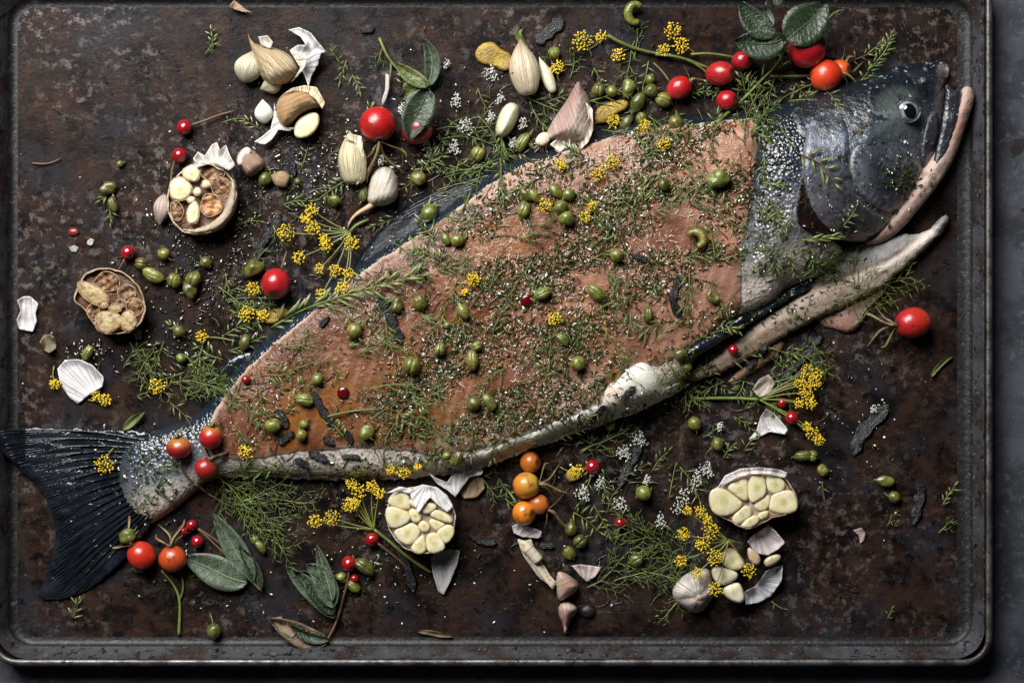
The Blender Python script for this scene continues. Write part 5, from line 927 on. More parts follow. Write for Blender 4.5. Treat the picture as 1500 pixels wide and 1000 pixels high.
# ------------------------------------------------------------------ green berries
NB = [0]
def gberry(x, y, r, kind='r', z=None, desc=None):
    i = NB[0]; NB[0] += 1; r *= .84 + .20 * ((i * 37) % 11) / 10; zg = (ground(x, y) / S) if z is None else z; ang = (x * 13 + y * 7) % 360
    v = SPH.copy(); sd = i % 50
    D = {'r': 'round green berry', 's': 'split green berry', 'p': 'pointed green pod', 'o': 'oval green pod', 'w': 'wrinkled green pod', 'c': 'curled green bean', 'k': 'green berry with stalk'}[kind]
    col = np.ones((len(v), 3)); sc = np.array([1, 1, .95])
    if kind in 's':
        g_ = np.exp(-(v[:, 1] / .11) ** 2) * (v[:, 2] > -.4); v = v * (1 - .20 * g_)[:, None]; sc = np.array([1.08, 1, .92])
    if kind in 'po': sc = np.array([1.55, .92, .85])
    if kind == 'p': v[:, 1:] *= (1 - .55 * np.clip(v[:, 0:1], 0, 1) ** 1.5)
    if kind == 'o': v[:, 1] += .12 * v[:, 0] ** 2; v = v * (1 - .13 * np.exp(-(v[:, 1] / .12) ** 2) * (v[:, 2] > 0))[:, None]
    if kind == 'w': v = v * (1 + .16 * fn(SPH, 3.3, sd))[:, None]; sc = np.array([1.2, .95, .8])
    v = v * (1 + (.07 + .05 * (i % 3)) * fn(SPH, 1.8, sd) + (.015 + .02 * (i % 2)) * fn(SPH, 5., sd + 3))[:, None] * sc
    f = frame(x, y, (zg + r * .86) * S, ang)
    lab = where(desc or D, x, y)
    t = thing('green_berry' if kind in 'rsk' else 'green_pod', lab, 'berry' if kind in 'rsk' else 'pod', x, y, 'green berries and pods', zg * S)
    if kind == 'c':
        g = Geo(); a = np.linspace(.7, 5.2, 16); pts = np.stack([np.cos(a) * r * .72, np.sin(a) * r * .85, 0 * a + 2 * np.sin(a)], 1); tube(g, f(pts), np.sin(np.linspace(.35, 2.8, 16)) ** .6 * r * .46 * S, 10); build(g, 'fruit', MT['berry'], t)
    else:
        build(Geo().add(f(v * r), SPHF), 'fruit', MT['berry'], t)
        g = Geo(); L_ = r * (.9 if kind == 'k' else .5) * (1.6 if i % 3 == 0 else 1); u = np.linspace(0, 1, 6)
        tube(g, f(np.stack([sc[0] * r * .88 + u * L_, 3 * np.sin(u * 2.5 + i) * u, u * 2 - u * u * r * .7], 1)), np.linspace(1.5, .8, 6) * S, 5); build(g, 'stalk', MT['stalk'], t)
        if kind in 'rk' and r > 8: build(Geo().add(f(SPL * (1.6, 1.8, 1.8) + np.array([-r * .98, 0, r * .1])), SPLF), 'blossom_end', MT['sepal'], t)
for b in ((176, 240, 6, 'r'), (165, 300, 9, 'o'), (158, 275, 9, 'w'), (207, 386, 11, 's'), (240, 372, 9.5, 'k'), (224, 404, 10, 'o'), (255, 411, 12, 's'), (302, 384, 9.5, 'r'), (283, 410, 11, 's'), (278, 425, 12, 'w'), (262, 485, 10, 'r'), (265, 524, 8.5, 'r'), (358, 503, 10, 'p'),
    (372, 393, 12, 'w'), (490, 294, 10.5, 'w'), (531, 285, 8, 'o'), (629, 312, 12.5, 'r'), (652, 349, 8, 'p'), (670, 352, 10, 'r'), (612, 261, 11, 'k'), (700, 226, 12, 's'), (519, 484, 11.5, 'k'), (615, 443, 12.5, 's'), (581, 449, 11, 'w'), (603, 536, 13, 's'), (465, 555, 10.5, 'k'), (694, 590, 11, 'r'), (717, 589, 9, 'o'),
    (655, 477, 6, 'r'), (645, 511, 10, 's'), (692, 528, 10, 'o'), (698, 507, 8, 's'), (400, 622, 11.5, 'r'), (445, 621, 8, 'r'), (441, 637, 9.5, 'r'), (446, 585, 9, 'o'), (537, 633, 12, 'w'), (655, 667, 7, 'r'), (668, 672, 9, 'o'), (678, 455, 10, 'p'),
    (821, 303, 10, 'k'), (830, 320, 11, 'r'), (833, 285, 10, 'r'), (815, 280, 9, 'p'), (767, 308, 10, 'o'), (783, 287, 9, 'p'), (770, 285, 8, 'p'), (877, 132, 11, 's'), (896, 134, 9, 'r'), (920, 130, 10, 'w'), (934, 151, 13, 'p'), (954, 133, 10.5, 'r'), (972, 146, 10.5, 's'), (953, 117, 9, 'k'), (990, 180, 11, 'r'), (940, 174, 10, 's'), (917, 180, 9, 'p'), (931, 20, 15, 'c'), (812, 77, 10, 's'), (765, 208, 10, 'o'),
    (972, 270, 9.5, 'k'), (1050, 263, 16, 'w'), (1020, 350, 14, 'c'), (903, 374, 9.5, 'k'), (795, 430, 10.5, 'o'), (873, 430, 11, 'o'), (824, 496, 9, 'o'), (847, 532, 11.5, 'k'), (997, 519, 9.5, 'r'), (1006, 538, 9, 'r'), (1050, 508, 10, 'o'), (950, 460, 7, 'o'), (1045, 434, 10, 'c'), (823, 470, 5, 'r'),
    (942, 723, 11, 'r'), (1051, 650, 10.5, 'k'), (1017, 620, 10, 'k'), (834, 809, 11.5, 's'), (850, 793, 11, 's'), (837, 774, 10, 'r'), (932, 819, 12, 's'), (893, 622, 9, 'r'), (1178, 667, 9, 'o'), (1190, 667, 9.5, 's'), (1310, 728, 9.5, 'r'), (1205, 689, 7, 'w'), (1296, 704, 10, 'p'), (313, 924, 11.5, 'k'), (374, 790, 8, 'k'), (382, 800, 8, 'o'), (534, 829, 11, 'o'), (500, 845, 9, 'w'), (518, 858, 8, 'o'), (205, 830, 8, 'w'), (188, 785, 12, 'w'), (388, 263, 11, 'r'), (128, 517, 8, 'o'), (436, 266, 6, 'r')): gberry(*b)
LM += [(629, 312, 'the green berry on the dorsal fin'), (931, 20, 'the curled bean by the top wall'), (830, 320, 'the green berry trio on the flesh'), (903, 374, 'the lone yellow-green berry'), (313, 924, 'the berry by the lower wall')]

# ------------------------------------------------------------------ flowers
def florets(g, f, cx, cy, cz, r, n, cols, fr=1.9, dome_=.6, seed=0):
    rg = np.random.default_rng(seed); out = []
    for i in range(n):
        a = i * 2.39996; q = math.sqrt((i + .5) / n) * r; x, y = cx + q * math.cos(a) + rg.uniform(-.9, .9), cy + q * math.sin(a) + rg.uniform(-.9, .9); z = cz + dome_ * r * (1 - (q / r) ** 2) + rg.uniform(-1, 1); s_ = fr * rg.uniform(.75, 1.25)
        for k in range(rg.integers(1, 4)):
            g.add(f(SPL * s_ * (1, 1, .8) * .8 + np.array([x + rg.uniform(-1.4, 1.4), y + rg.uniform(-1.4, 1.4), z + rg.uniform(0, 1.5)])), SPLF, np.array(cols[rg.integers(len(cols))]) * rg.uniform(.85, 1.1))
        out.append((x, y, z))
    return out
YC = [(.80, .53, .015), (.85, .60, .02), (.70, .44, .015), (.58, .48, .04)]; WC = [(.72, .72, .68), (.66, .68, .62), (.58, .60, .54)]
def umbellet(par, x, y, r, z0, n=None, cols=YC, mat='yflower', base=None, name='blossom', fr=1.55, ray='frondy'):
    f = frame(x, y, z0 * S); g = Geo(); tips = florets(g, f, 0, 0, r * .5, r, n or int(10 + r * 1.7), cols, fr, .5, int(x * 3 + y))
    build(g, name, MT[mat], par)
    g = Geo(); b = np.array([0, 0, 0.]) if base is None else np.array(base, float)
    for tx, ty, tz in tips[::2]: tube(g, f(np.array([b, (b + np.array([tx, ty, tz])) / 2 + np.array([0, 0, 1]), (tx, ty, tz - 1)])), .45 * S, 3)
    o = build(g, 'pedicels', MT[ray], par); o['kind'] = 'stuff'
def yflower(x, y, r, desc='yellow fennel floret cluster', stem=None, z=None):
    zg = ground(x, y) / S + 3 if z is None else z
    t = thing('fennel_flower', where(desc, x, y), 'flower', x, y, 'loose yellow fennel flowers', zg * S)
    umbellet(t, x, y, r, zg, base=(0, -r * .6, -1))
    a = (x * 17 + y * 5) % 360; e = stem or [(x, y), (x + 12 * math.cos(math.radians(a)), y + 12 * math.sin(math.radians(a))), (x + 26 * math.cos(math.radians(a + 20)), y + 26 * math.sin(math.radians(a + 20)))]
    pts = curve(e, 5); g = Geo(); tube(g, drape(pts, np.linspace(5, 2, len(pts))), np.linspace(.9, 1.2, len(pts)) * S, 5); build(g, 'stalk', MT['frondy'], t)
for a in ((852, 62, 15), (880, 55, 8), (905, 82, 10), (816, 100, 10), (899, 178, 10), (944, 186, 10), (972, 212, 10), (820, 242, 10), (876, 254, 12), (897, 238, 11), (868, 302, 7), (857, 318, 9), (799, 302, 11), (372, 424, 11), (362, 460, 12), (385, 462, 9), (693, 410, 11), (680, 428, 5), (812, 466, 10), (82, 562, 8), (155, 585, 9), (142, 578, 7), (155, 680, 14), (360, 662, 11), (591, 690, 10), (573, 688, 7), (845, 690, 9), (612, 684, 5)): yflower(*a)
yflower(985, 47, 13, 'big yellow flower tuft', [(985, 47), (984, 40), (982, 34)]); yflower(997, 68, 12); yflower(971, 75, 10); yflower(297, 493, 9, 'small yellow flower head on a long stalk', [(299, 494), (320, 494), (345, 500)]); yflower(232, 565, 12, 'yellow flower head', [(230, 562), (218, 535), (208, 510)])
def umbel(label, hub, tips, stem, zt=16, zh=8, r=1.1, sr=2.4):
    t = thing('fennel_umbel', label, 'flower', hub[0], hub[1], 'yellow fennel umbels'); gh = ground(*hub) / S
    for x, y, q in tips:
        gz = ground(x, y) / S; mx, my = (hub[0] + x) / 2, (hub[1] + y) / 2; pts = curve([hub, (mx + (my - hub[1]) * .08, my - (mx - hub[0]) * .08), (x, y)], 6)
        gr = np.array([ground(*p) / S for p in pts]); zz = np.maximum(np.linspace(gh + zh, gz + zt - 4, len(pts)), gr + 2)
        g = Geo(); tube(g, PA(pts[:, 0], pts[:, 1], zz * S), np.linspace(r, r * .7, len(pts)) * S, 5); build(g, 'ray', MT['frondy'], t)
        dx, dy = hub[0] - x, hub[1] - y; L_ = math.hypot(dx, dy) + 1e-6; umbellet(t, x, y, q, gz + zt - q * .3, base=(dx / L_ * q * .8, -dy / L_ * q * .8, -2))
    pts = curve(stem, 6); g = Geo(); tube(g, drape(pts, np.linspace(zh, 4, len(pts))), sr * S, 7); build(g, 'stem', MT['stalk'], t)
umbel('wide yellow umbel whose rays fan out beside the dorsal fin', (513, 340), [(457, 308, 10), (420, 341, 13), (458, 334, 11), (478, 360, 9), (438, 378, 9), (468, 394, 7), (491, 396, 9), (511, 402, 9), (502, 421, 10), (471, 432, 9), (515, 357, 12), (474, 350, 7), (448, 320, 8)], [(513, 340), (520, 330), (540, 322)])
umbel('yellow umbel on a green stem beside the paper-topped garlic half', (548, 775), [(515, 708, 9), (527, 718, 11), (545, 712, 9), (556, 722, 8), (513, 740, 11), (487, 757, 12), (462, 762, 10), (520, 735, 8)], [(548, 775), (570, 792), (600, 818), (631, 838)])
umbel('yellow umbel on a straight green stalk pointing at the jaw', (1112, 585), [(1182, 545, 11), (1192, 560, 10), (1180, 575, 11), (1195, 548, 8), (1172, 560, 10), (1187, 590, 9), (1170, 590, 7), (1190, 636, 11), (1198, 645, 8), (1182, 624, 7)], [(1112, 585), (1080, 583), (1045, 583), (1014, 584)], zt=20)
umbel('yellow umbel spread over the broken garlic half', (1067, 791), [(1025, 749, 9), (1041, 777, 13), (1027, 796, 11), (1046, 815, 12), (1000, 782, 10), (997, 821, 9), (1021, 839, 9), (1047, 862, 11), (1096, 834, 11), (1007, 747, 7), (1035, 760, 7)], [(1067, 791), (1080, 795), (1093, 798)], zt=48, zh=44)
def wflower(x, y, r, desc='white lace flower cluster', n=None, long=None):
    zg = ground(x, y) / S + 2; t = thing('lace_flower', where(desc, x, y), 'flower', x, y, 'white lace flowers', zg * S)
    for i in range(max(3, int(r / 2.6))):
        a = i * 2.4; q = r * .7 * math.sqrt((i + .3) / max(3, r / 2.6)); cx, cy = x + q * math.cos(a), y + q * math.sin(a)
        if long: cx, cy = x + (i / max(3, r / 2.6) - .5) * long[0] + 5 * math.cos(a), y + (i / max(3, r / 2.6) - .5) * long[1] + 5 * math.sin(a)
        g = Geo(); rg = np.random.default_rng(int(x * 7 + y * 3 + i)); f = frame(cx, cy, (zg + 4 + 2 * (i % 3)) * S)
        florets(g, f, 0, 0, 0, r * .36 + 1.6, 8, WC, 1.3, .5, int(x + y * 3 + i)); build(g, 'blossom', MT['wflower'], t)
        g = Geo(); tube(g, np.array([tuple(P(x, y + r * .5, zg * S)), tuple(P((x + cx) / 2, (y + cy) / 2 + r * .2, (zg + 3) * S)), tuple(P(cx, cy, (zg + 4) * S))]), .5 * S, 3); build(g, 'ray', MT['needley'], t)
for a in ((668, 148, 12), (685, 185, 14), (720, 108, 13), (733, 145, 10), (624, 212, 11), (590, 160, 8), (665, 215, 12), (719, 173, 8), (766, 182, 9), (915, 662, 13), (937, 642, 13), (855, 722, 13), (880, 708, 10), (910, 738, 13), (968, 762, 12), (870, 690, 8), (1036, 687, 13), (1020, 700, 12), (752, 210, 7), (655, 95, 6), (1055, 625, 6), (855, 178, 6), (1280, 600, 6), (560, 235, 9), (948, 705, 10)): wflower(*a)
wflower(1003, 725, 18, 'long white lace flower cluster', long=(26, -40))

# ------------------------------------------------------------------ herb sprigs
def needle(par, x, y, z, ang, L_, w, mat, up=.25, seed=0):
    """slim leaf: 8 triangles"""
    f = frame(x, y, z * S, ang); b = .25 * math.sin(seed * 1.7) * L_
    v = np.array([(0, 0, 0), (L_ * .4, w * .5 + b * .35, up * L_ * .4), (L_ * .4, -w * .5 + b * .35, up * L_ * .4), (L_ * .45, b * .35, up * L_ * .4 + w * .35), (L_ * .8, w * .3 + b * .8, up * L_ * .6), (L_ * .8, -w * .3 + b * .8, up * L_ * .6), (L_, b, up * L_ * .55), (L_ * .45, b * .35, up * L_ * .4 - w * .3)])
    F = [(0, 3, 1), (0, 2, 3), (1, 3, 4), (3, 2, 5), (3, 5, 4), (4, 5, 6), (0, 1, 7), (0, 7, 2), (7, 1, 4), (7, 5, 2), (7, 4, 5)]
    if par is None: return v, F, f
    return build(Geo().add(f(v), F), 'leaf', MT[mat], par)
def sprig(pts, nl, L_, w, mat='needle', desc='herb sprig', label=None, spread=42, lift=4, group='loose herb sprigs', stemmat=None, sr=1.0, whorl=False, name='herb_sprig'):
    p = curve(pts, 4); x, y = p[len(p) // 2]; t = thing(name, label or where(desc, x, y), 'herb', x, y, group, ground(x, y))
    l = lift + 1.5 * np.sin(np.arange(len(p)) * .5); w3 = drape(p, l); g = Geo(); tube(g, w3, np.linspace(sr, sr * .6, len(p)) * S, 5); build(g, 'stem', MT[stemmat or ('twig' if rng.random() < .25 else 'stalk')], t)
    tg = np.gradient(p, axis=0)
    for i in range(nl):
        k = int((i + .7) / nl * (len(p) - 1)); a = math.degrees(math.atan2(-tg[k, 1], tg[k, 0])); sd = (1 if i % 2 else -1)
        aa = a + sd * (spread + rng.uniform(-14, 14)) if i < nl - 1 else a
        if whorl: aa = rng.uniform(0, 360)
        z = ground(*p[k]) / S + l[k]; needle(t, p[k, 0], p[k, 1], z, aa, L_ * rng.uniform(.7, 1.2) * (1 - .3 * k / len(p)), w, mat, rng.uniform(.05, .45), i)
def autosprig(x, y, ang, ln, nl, L_, w, mat, desc, **k):
    a = math.radians(ang); b = a + rng.uniform(-.5, .5); m_ = (x + ln * .5 * math.cos(a), y - ln * .5 * math.sin(a)); sprig([(x, y), m_, (m_[0] + ln * .5 * math.cos(b), m_[1] - ln * .5 * math.sin(b))], nl, L_, w, mat, desc, **k)
# the marked ones
sprig([(400, 478), (440, 455), (480, 440), (530, 425), (580, 412), (620, 402)], 44, 34, 5.0, 'needley', label='long pale rosemary sprig lying across the flesh edge', lift=10, sr=1.8, spread=30)
sprig([(1262, 118), (1280, 95), (1300, 72), (1306, 48)], 22, 18, 3.6, 'needle', label='upright leafy sprig standing behind the fish head', lift=8, sr=1.5, spread=38)
sprig([(735, 190), (735, 230), (733, 262), (738, 300)], 26, 22, 3.6, 'needle', label='long herb stalk with drooping needles on the dorsal flesh edge', lift=8, sr=1.6, spread=30)
sprig([(1170, 225), (1195, 235), (1212, 250), (1225, 272)], 9, 28, 5, 'needley', label='forked pale herb with broad leaves lying on the gill cover', lift=3, sr=1.2, spread=50)
sprig([(1235, 332), (1246, 318), (1256, 302)], 9, 14, 2.4, 'needley', label='tiny star-shaped pale herb below the cheek plate', lift=3, spread=60)
sprig([(1175, 352), (1200, 350), (1225, 346)], 7, 24, 4, 'needley', label='flat pale green herb tip across the gill slit bottom', lift=4, spread=16)
sprig([(1212, 135), (1222, 145), (1230, 160)], 7, 18, 3, 'needley', label='small pale herb lying on the dark back of the head', lift=3, spread=45)
sprig([(480, 610), (505, 604), (530, 600), (558, 599)], 0, 8, 2, label='bare green herb stalk lying on the tail-end flesh', lift=5, sr=1.9)
sprig([(620, 430), (628, 470), (636, 495), (640, 512)], 0, 8, 2, label='thin bare green stalk beside the charred strip', lift=5, sr=1.3)
SP = [(508, 88, 250, 40, 9, 14, 2.6), (516, 110, 300, 30, 8, 14, 2.4), (590, 130, 80, 30, 7, 14, 3), (310, 68, 80, 26, 8, 12, 2.6), (325, 180, 20, 40, 6, 10, 2.2), (380, 190, 140, 26, 6, 16, 2.4), (415, 300, 20, 40, 9, 16, 3), (440, 250, 70, 40, 8, 14, 2.6), (455, 200, 90, 30, 6, 14, 2.2), (170, 280, 200, 30, 7, 14, 3), (160, 305, 280, 24, 5, 14, 3), (240, 500, 250, 60, 10, 18, 2.6), (290, 520, 310, 60, 12, 18, 2.8), (300, 560, 340, 60, 12, 20, 3), (270, 545, 200, 50, 10, 18, 2.6), (330, 490, 30, 60, 12, 18, 2.6), (340, 460, 20, 50, 9, 16, 2.4), (105, 905, 60, 30, 7, 18, 2.2), (345, 330, 20, 40, 8, 12, 2.4), (330, 400, 280, 50, 9, 14, 2.6),
    (620, 250, 60, 60, 12, 20, 4), (640, 205, 10, 70, 8, 14, 2.6), (655, 175, 330, 60, 8, 14, 2.4), (690, 200, 340, 70, 9, 16, 2.6), (700, 245, 20, 70, 10, 20, 2.8), (650, 260, 15, 90, 8, 20, 2.4), (780, 160, 300, 50, 8, 16, 2.6), (760, 225, 330, 50, 10, 16, 2.6), (800, 150, 20, 40, 8, 16, 2.4), (880, 190, 350, 60, 9, 14, 2.6), (930, 195, 300, 30, 7, 14, 3), (1045, 190, 260, 50, 9, 16, 3), (990, 165, 310, 40, 9, 14, 2.6), (950, 90, 260, 40, 6, 14, 2.2), (870, 100, 300, 40, 8, 14, 2.4), (1120, 130, 230, 60, 10, 20, 3), (1090, 120, 210, 50, 9, 18, 3), (1140, 100, 250, 60, 8, 18, 3.4), (1200, 120, 200, 70, 9, 18, 3), (1270, 80, 40, 40, 8, 16, 3), (1245, 90, 20, 40, 6, 16, 2.4), (1100, 190, 330, 40, 8, 14, 2.6),
    (575, 355, 330, 50, 8, 16, 3.4), (580, 320, 200, 40, 7, 14, 3), (640, 300, 260, 60, 7, 24, 4.5), (600, 345, 300, 40, 8, 16, 3.6), (705, 300, 240, 60, 10, 18, 2.8), (655, 370, 290, 50, 8, 20, 3.6), (640, 395, 10, 50, 9, 18, 2.8), (700, 350, 10, 90, 6, 10, 2), (790, 330, 20, 80, 7, 12, 2.2), (780, 380, 240, 40, 8, 14, 2.4), (820, 400, 60, 50, 7, 16, 2.4), (860, 340, 300, 60, 8, 12, 2.4), (890, 300, 40, 60, 9, 16, 2.6), (960, 310, 20, 40, 10, 20, 3), (930, 270, 330, 50, 8, 14, 2.4), (985, 250, 200, 40, 8, 14, 2.4), (1010, 300, 60, 40, 8, 14, 2.4), (1060, 320, 330, 50, 8, 16, 2.6), (1010, 400, 270, 60, 16, 22, 3), (1000, 380, 20, 50, 12, 22, 3), (1060, 380, 20, 60, 10, 18, 2.6), (1040, 410, 300, 50, 10, 16, 2.4), (1075, 430, 250, 40, 8, 18, 2.4), (850, 410, 200, 50, 8, 14, 2.4), (760, 410, 240, 50, 8, 14, 2.2), (720, 420, 80, 60, 6, 14, 2.2), (690, 450, 60, 70, 6, 14, 2.6), (650, 460, 250, 40, 9, 16, 2.6), (560, 400, 200, 60, 9, 18, 2.8), (720, 500, 80, 50, 8, 22, 3), (740, 540, 200, 40, 9, 14, 2.4), (700, 560, 300, 40, 8, 14, 2.4), (600, 480, 20, 40, 7, 12, 2.2), (480, 520, 300, 50, 7, 14, 2.2), (450, 480, 260, 40, 8, 14, 2.4), (380, 570, 280, 50, 8, 22, 3.2), (360, 590, 300, 50, 6, 20, 3), (420, 545, 20, 40, 7, 14, 2.2), (520, 570, 330, 50, 7, 14, 2.2), (590, 575, 20, 60, 8, 16, 2.4), (540, 615, 30, 40, 8, 16, 2.4), (570, 600, 50, 60, 9, 16, 2.4), (690, 620, 280, 50, 10, 18, 2.6), (730, 610, 330, 40, 7, 14, 2.4), (760, 560, 20, 40, 9, 14, 2.4), (800, 590, 330, 40, 9, 14, 2.4), (850, 590, 20, 40, 8, 14, 2.4), (650, 640, 20, 40, 7, 14, 2.4), (900, 545, 200, 40, 9, 14, 2.4), (820, 640, 20, 50, 10, 14, 2.4), (880, 605, 200, 30, 7, 12, 2.2),
    (1120, 230, 270, 40, 8, 14, 2.6), (1140, 180, 300, 40, 6, 18, 2.4), (1130, 290, 250, 40, 8, 14, 2.4), (1115, 340, 280, 40, 8, 14, 2.4), (1150, 370, 300, 40, 8, 12, 2.6), (1120, 390, 200, 40, 7, 14, 2.2), (1160, 320, 240, 30, 7, 12, 2.4), (1270, 180, 210, 26, 3, 14, 3), (1250, 195, 30, 30, 2, 12, 2.4), (1190, 380, 300, 30, 9, 12, 3), (1070, 530, 20, 60, 9, 18, 3), (1090, 600, 60, 40, 10, 14, 3), (1060, 560, 200, 50, 9, 18, 2.6), (1130, 545, 310, 50, 7, 18, 2.4), (1075, 610, 330, 40, 9, 14, 2.8), (1060, 670, 60, 26, 8, 14, 3), (1090, 660, 60, 30, 6, 14, 2.4), (955, 690, 60, 40, 9, 16, 2.6), (870, 740, 300, 50, 8, 16, 2.6), (905, 700, 20, 50, 7, 16, 2.4), (840, 750, 330, 50, 9, 20, 3), (890, 750, 80, 40, 7, 16, 2.2), (980, 730, 80, 50, 8, 12, 2.2), (730, 700, 300, 50, 9, 16, 3), (740, 730, 320, 40, 6, 14, 2.4), (345, 740, 300, 60, 9, 16, 2.6), (385, 775, 20, 30, 8, 16, 2.2), (540, 845, 60, 30, 7, 14, 2.4), (500, 700, 20, 40, 8, 16, 2.2), (1090, 765, 60, 40, 6, 14, 2.4), (1380, 740, 60, 40, 9, 14, 2.8), (1280, 600, 20, 20, 4, 8, 2), (1310, 770, 60, 12, 4, 8, 1.6), (1300, 905, 60, 20, 4, 10, 1.6), (1130, 880, 320, 24, 2, 14, 2.6), (1205, 705, 270, 24, 3, 14, 2.4), (200, 580, 20, 40, 8, 16, 2.4), (180, 540, 60, 50, 7, 14, 2.2), (230, 690, 20, 30, 8, 14, 2.4), (195, 745, 20, 30, 8, 14, 2.8), (250, 590, 320, 60, 8, 16, 2.4), (350, 630, 300, 40, 7, 12, 2.2), (540, 180, 90, 30, 7, 14, 2.6), (700, 130, 290, 40, 7, 14, 2.4), (840, 60, 20, 30, 6, 12, 2.2), (1010, 140, 20, 30, 8, 12, 2.8)]
DD = ['thin green herb sprig', 'dark needle-leaved sprig', 'small thyme-like sprig', 'pale herb tip', 'loose rosemary tuft', 'wilted herb piece']
for i, a in enumerate(SP):
    k = (i * 7) % 6; autosprig(*a, mat='needley' if k in (3,) or i % 4 == 1 else 'needle', desc=('pale ' if False else '') + DD[k], spread=32 + (i * 11) % 26)

HB = [(900, 330, 120, 70), (780, 420, 110, 80), (700, 560, 80, 50), (1040, 300, 40, 80), (600, 470, 100, 60), (480, 560, 90, 50), (860, 240, 100, 30), (600, 340, 80, 40), (960, 460, 60, 40), (1130, 300, 20, 80), (640, 230, 60, 30), (330, 520, 60, 40), (1120, 150, 40, 30), (1090, 560, 60, 40), (900, 680, 80, 30), (560, 640, 90, 20)]
r2 = np.random.default_rng(77)
for i in range(96):
    x, y, s1, s2 = HB[i % len(HB)]; x, y = r2.normal(x, s1 * .8), r2.normal(y, s2 * .8)
    autosprig(x, y, r2.uniform(0, 360), r2.uniform(24, 62), int(r2.integers(6, 13)), r2.uniform(13, 24), r2.uniform(2.2, 3.8), mat='needley' if i % 3 == 0 else 'needle', desc=DD[(i * 5) % 6], spread=r2.uniform(24, 60))
def frond(x, y, ang, ln, mat='frond', label=None, desc='feathery fennel frond', dens=1.0, lift=4, sub=.42, group='fennel fronds', r=.74):
    t = thing('fennel_frond', label or where(desc, x + .5 * ln * math.cos(math.radians(ang)), y - .5 * ln * math.sin(math.radians(ang))), 'herb', x, y, group, ground(x, y)); G_ = Geo()
    def br(x0, y0, a, l, lev, z):
        k = max(3, int(l / 7)); p = [(x0, y0)]; aa = a
        for i in range(k): aa += rng.uniform(-11, 11); p.append((p[-1][0] + l / k * math.cos(math.radians(aa)), p[-1][1] - l / k * math.sin(math.radians(aa))))
        p = np.array(p); zz = z + np.cumsum(rng.uniform(-.8, 1.6, len(p))); zz = np.clip(zz, 1.5, 22)
        if lev == 0: g = Geo()
        else: g = G_
        tube(g, drape(p, zz), np.linspace(r * (1.7, 1.0, .8)[lev], r * (.9, .7, .5)[lev], len(p)) * S, 4 if lev == 0 else 3)
        if lev == 0: build(g, 'stem', MT[mat if mat != 'frond' else 'stalk'], t)
        if lev < 2:
            nb = max(3, int(l / (9 if lev == 0 else 7) * dens))
            for i in range(nb):
                q = (i + .8) / (nb + .3); j = min(len(p) - 1, int(q * (len(p) - 1) + .5)); sd = 1 if i % 2 else -1
                br(p[j, 0], p[j, 1], aa * .3 + a * .7 + sd * rng.uniform(28, 55), max(7, l * sub * (1.1 - .55 * q)), lev + 1, zz[j])
    br(x, y, ang, ln, 0, lift); o = build(G_, 'foliage', MT[mat], t)
    o['kind'] = 'stuff'
for a in ((300, 690, 340, 130), (320, 705, 350, 150), (340, 740, 30, 90), (395, 730, 350, 70), (620, 690, 60, 110), (560, 690, 70, 80), (660, 650, 120, 60), (760, 545, 70, 50), (800, 560, 80, 70), (830, 520, 60, 60), (885, 480, 300, 60, 'frondy'), (960, 500, 60, 50, 'frondy'), (975, 520, 290, 90, 'frondy'), (990, 590, 70, 80, 'frondy'), (1000, 540, 300, 60), (1090, 205, 80, 80), (1100, 200, 50, 60), (1120, 190, 110, 80), (1180, 400, 30, 80), (1260, 420, 160, 80), (1225, 440, 20, 120), (1250, 480, 60, 70), (900, 850, 30, 120), (860, 860, 20, 110), (1000, 850, 120, 60), (1010, 820, 160, 120), (975, 845, 30, 60), (1000, 870, 240, 50), (360, 400, 40, 50), (330, 440, 10, 70), (320, 420, 330, 60), (350, 470, 20, 60), (210, 530, 300, 70), (270, 580, 20, 70), (230, 500, 250, 70), (190, 500, 300, 60), (560, 70, 250, 30), (500, 95, 120, 30), (820, 120, 120, 50), (835, 115, 60, 40), (930, 60, 250, 60), (770, 140, 330, 60), (690, 690, 340, 60), (850, 660, 20, 80), (720, 665, 30, 70), (1130, 510, 340, 90), (1100, 560, 320, 80), (1190, 500, 300, 60), (1375, 780, 40, 30), (1030, 640, 20, 30), (400, 330, 300, 40), (540, 570, 20, 70), (580, 610, 40, 80), (950, 170, 330, 60), (930, 90, 100, 60), (300, 80, 60, 20), (1040, 265, 200, 50), (1060, 275, 60, 45), (870, 460, 40, 60), (760, 350, 20, 70), (840, 280, 330, 70), (660, 420, 300, 80), (520, 520, 30, 70), (720, 630, 60, 70), (930, 340, 80, 60), (1000, 240, 330, 60), (440, 590, 60, 60), (620, 560, 120, 60), (900, 560, 60, 50), (480, 450, 350, 60), (410, 510, 20, 60), (1130, 560, 20, 70), (270, 520, 330, 80), (250, 560, 10, 90), (330, 550, 200, 70), (640, 190, 10, 80), (700, 170, 330, 70), (860, 150, 10, 70), (690, 280, 250, 60), (640, 280, 20, 60), (720, 240, 200, 70), (1300, 770, 70, 18)): frond(*a)

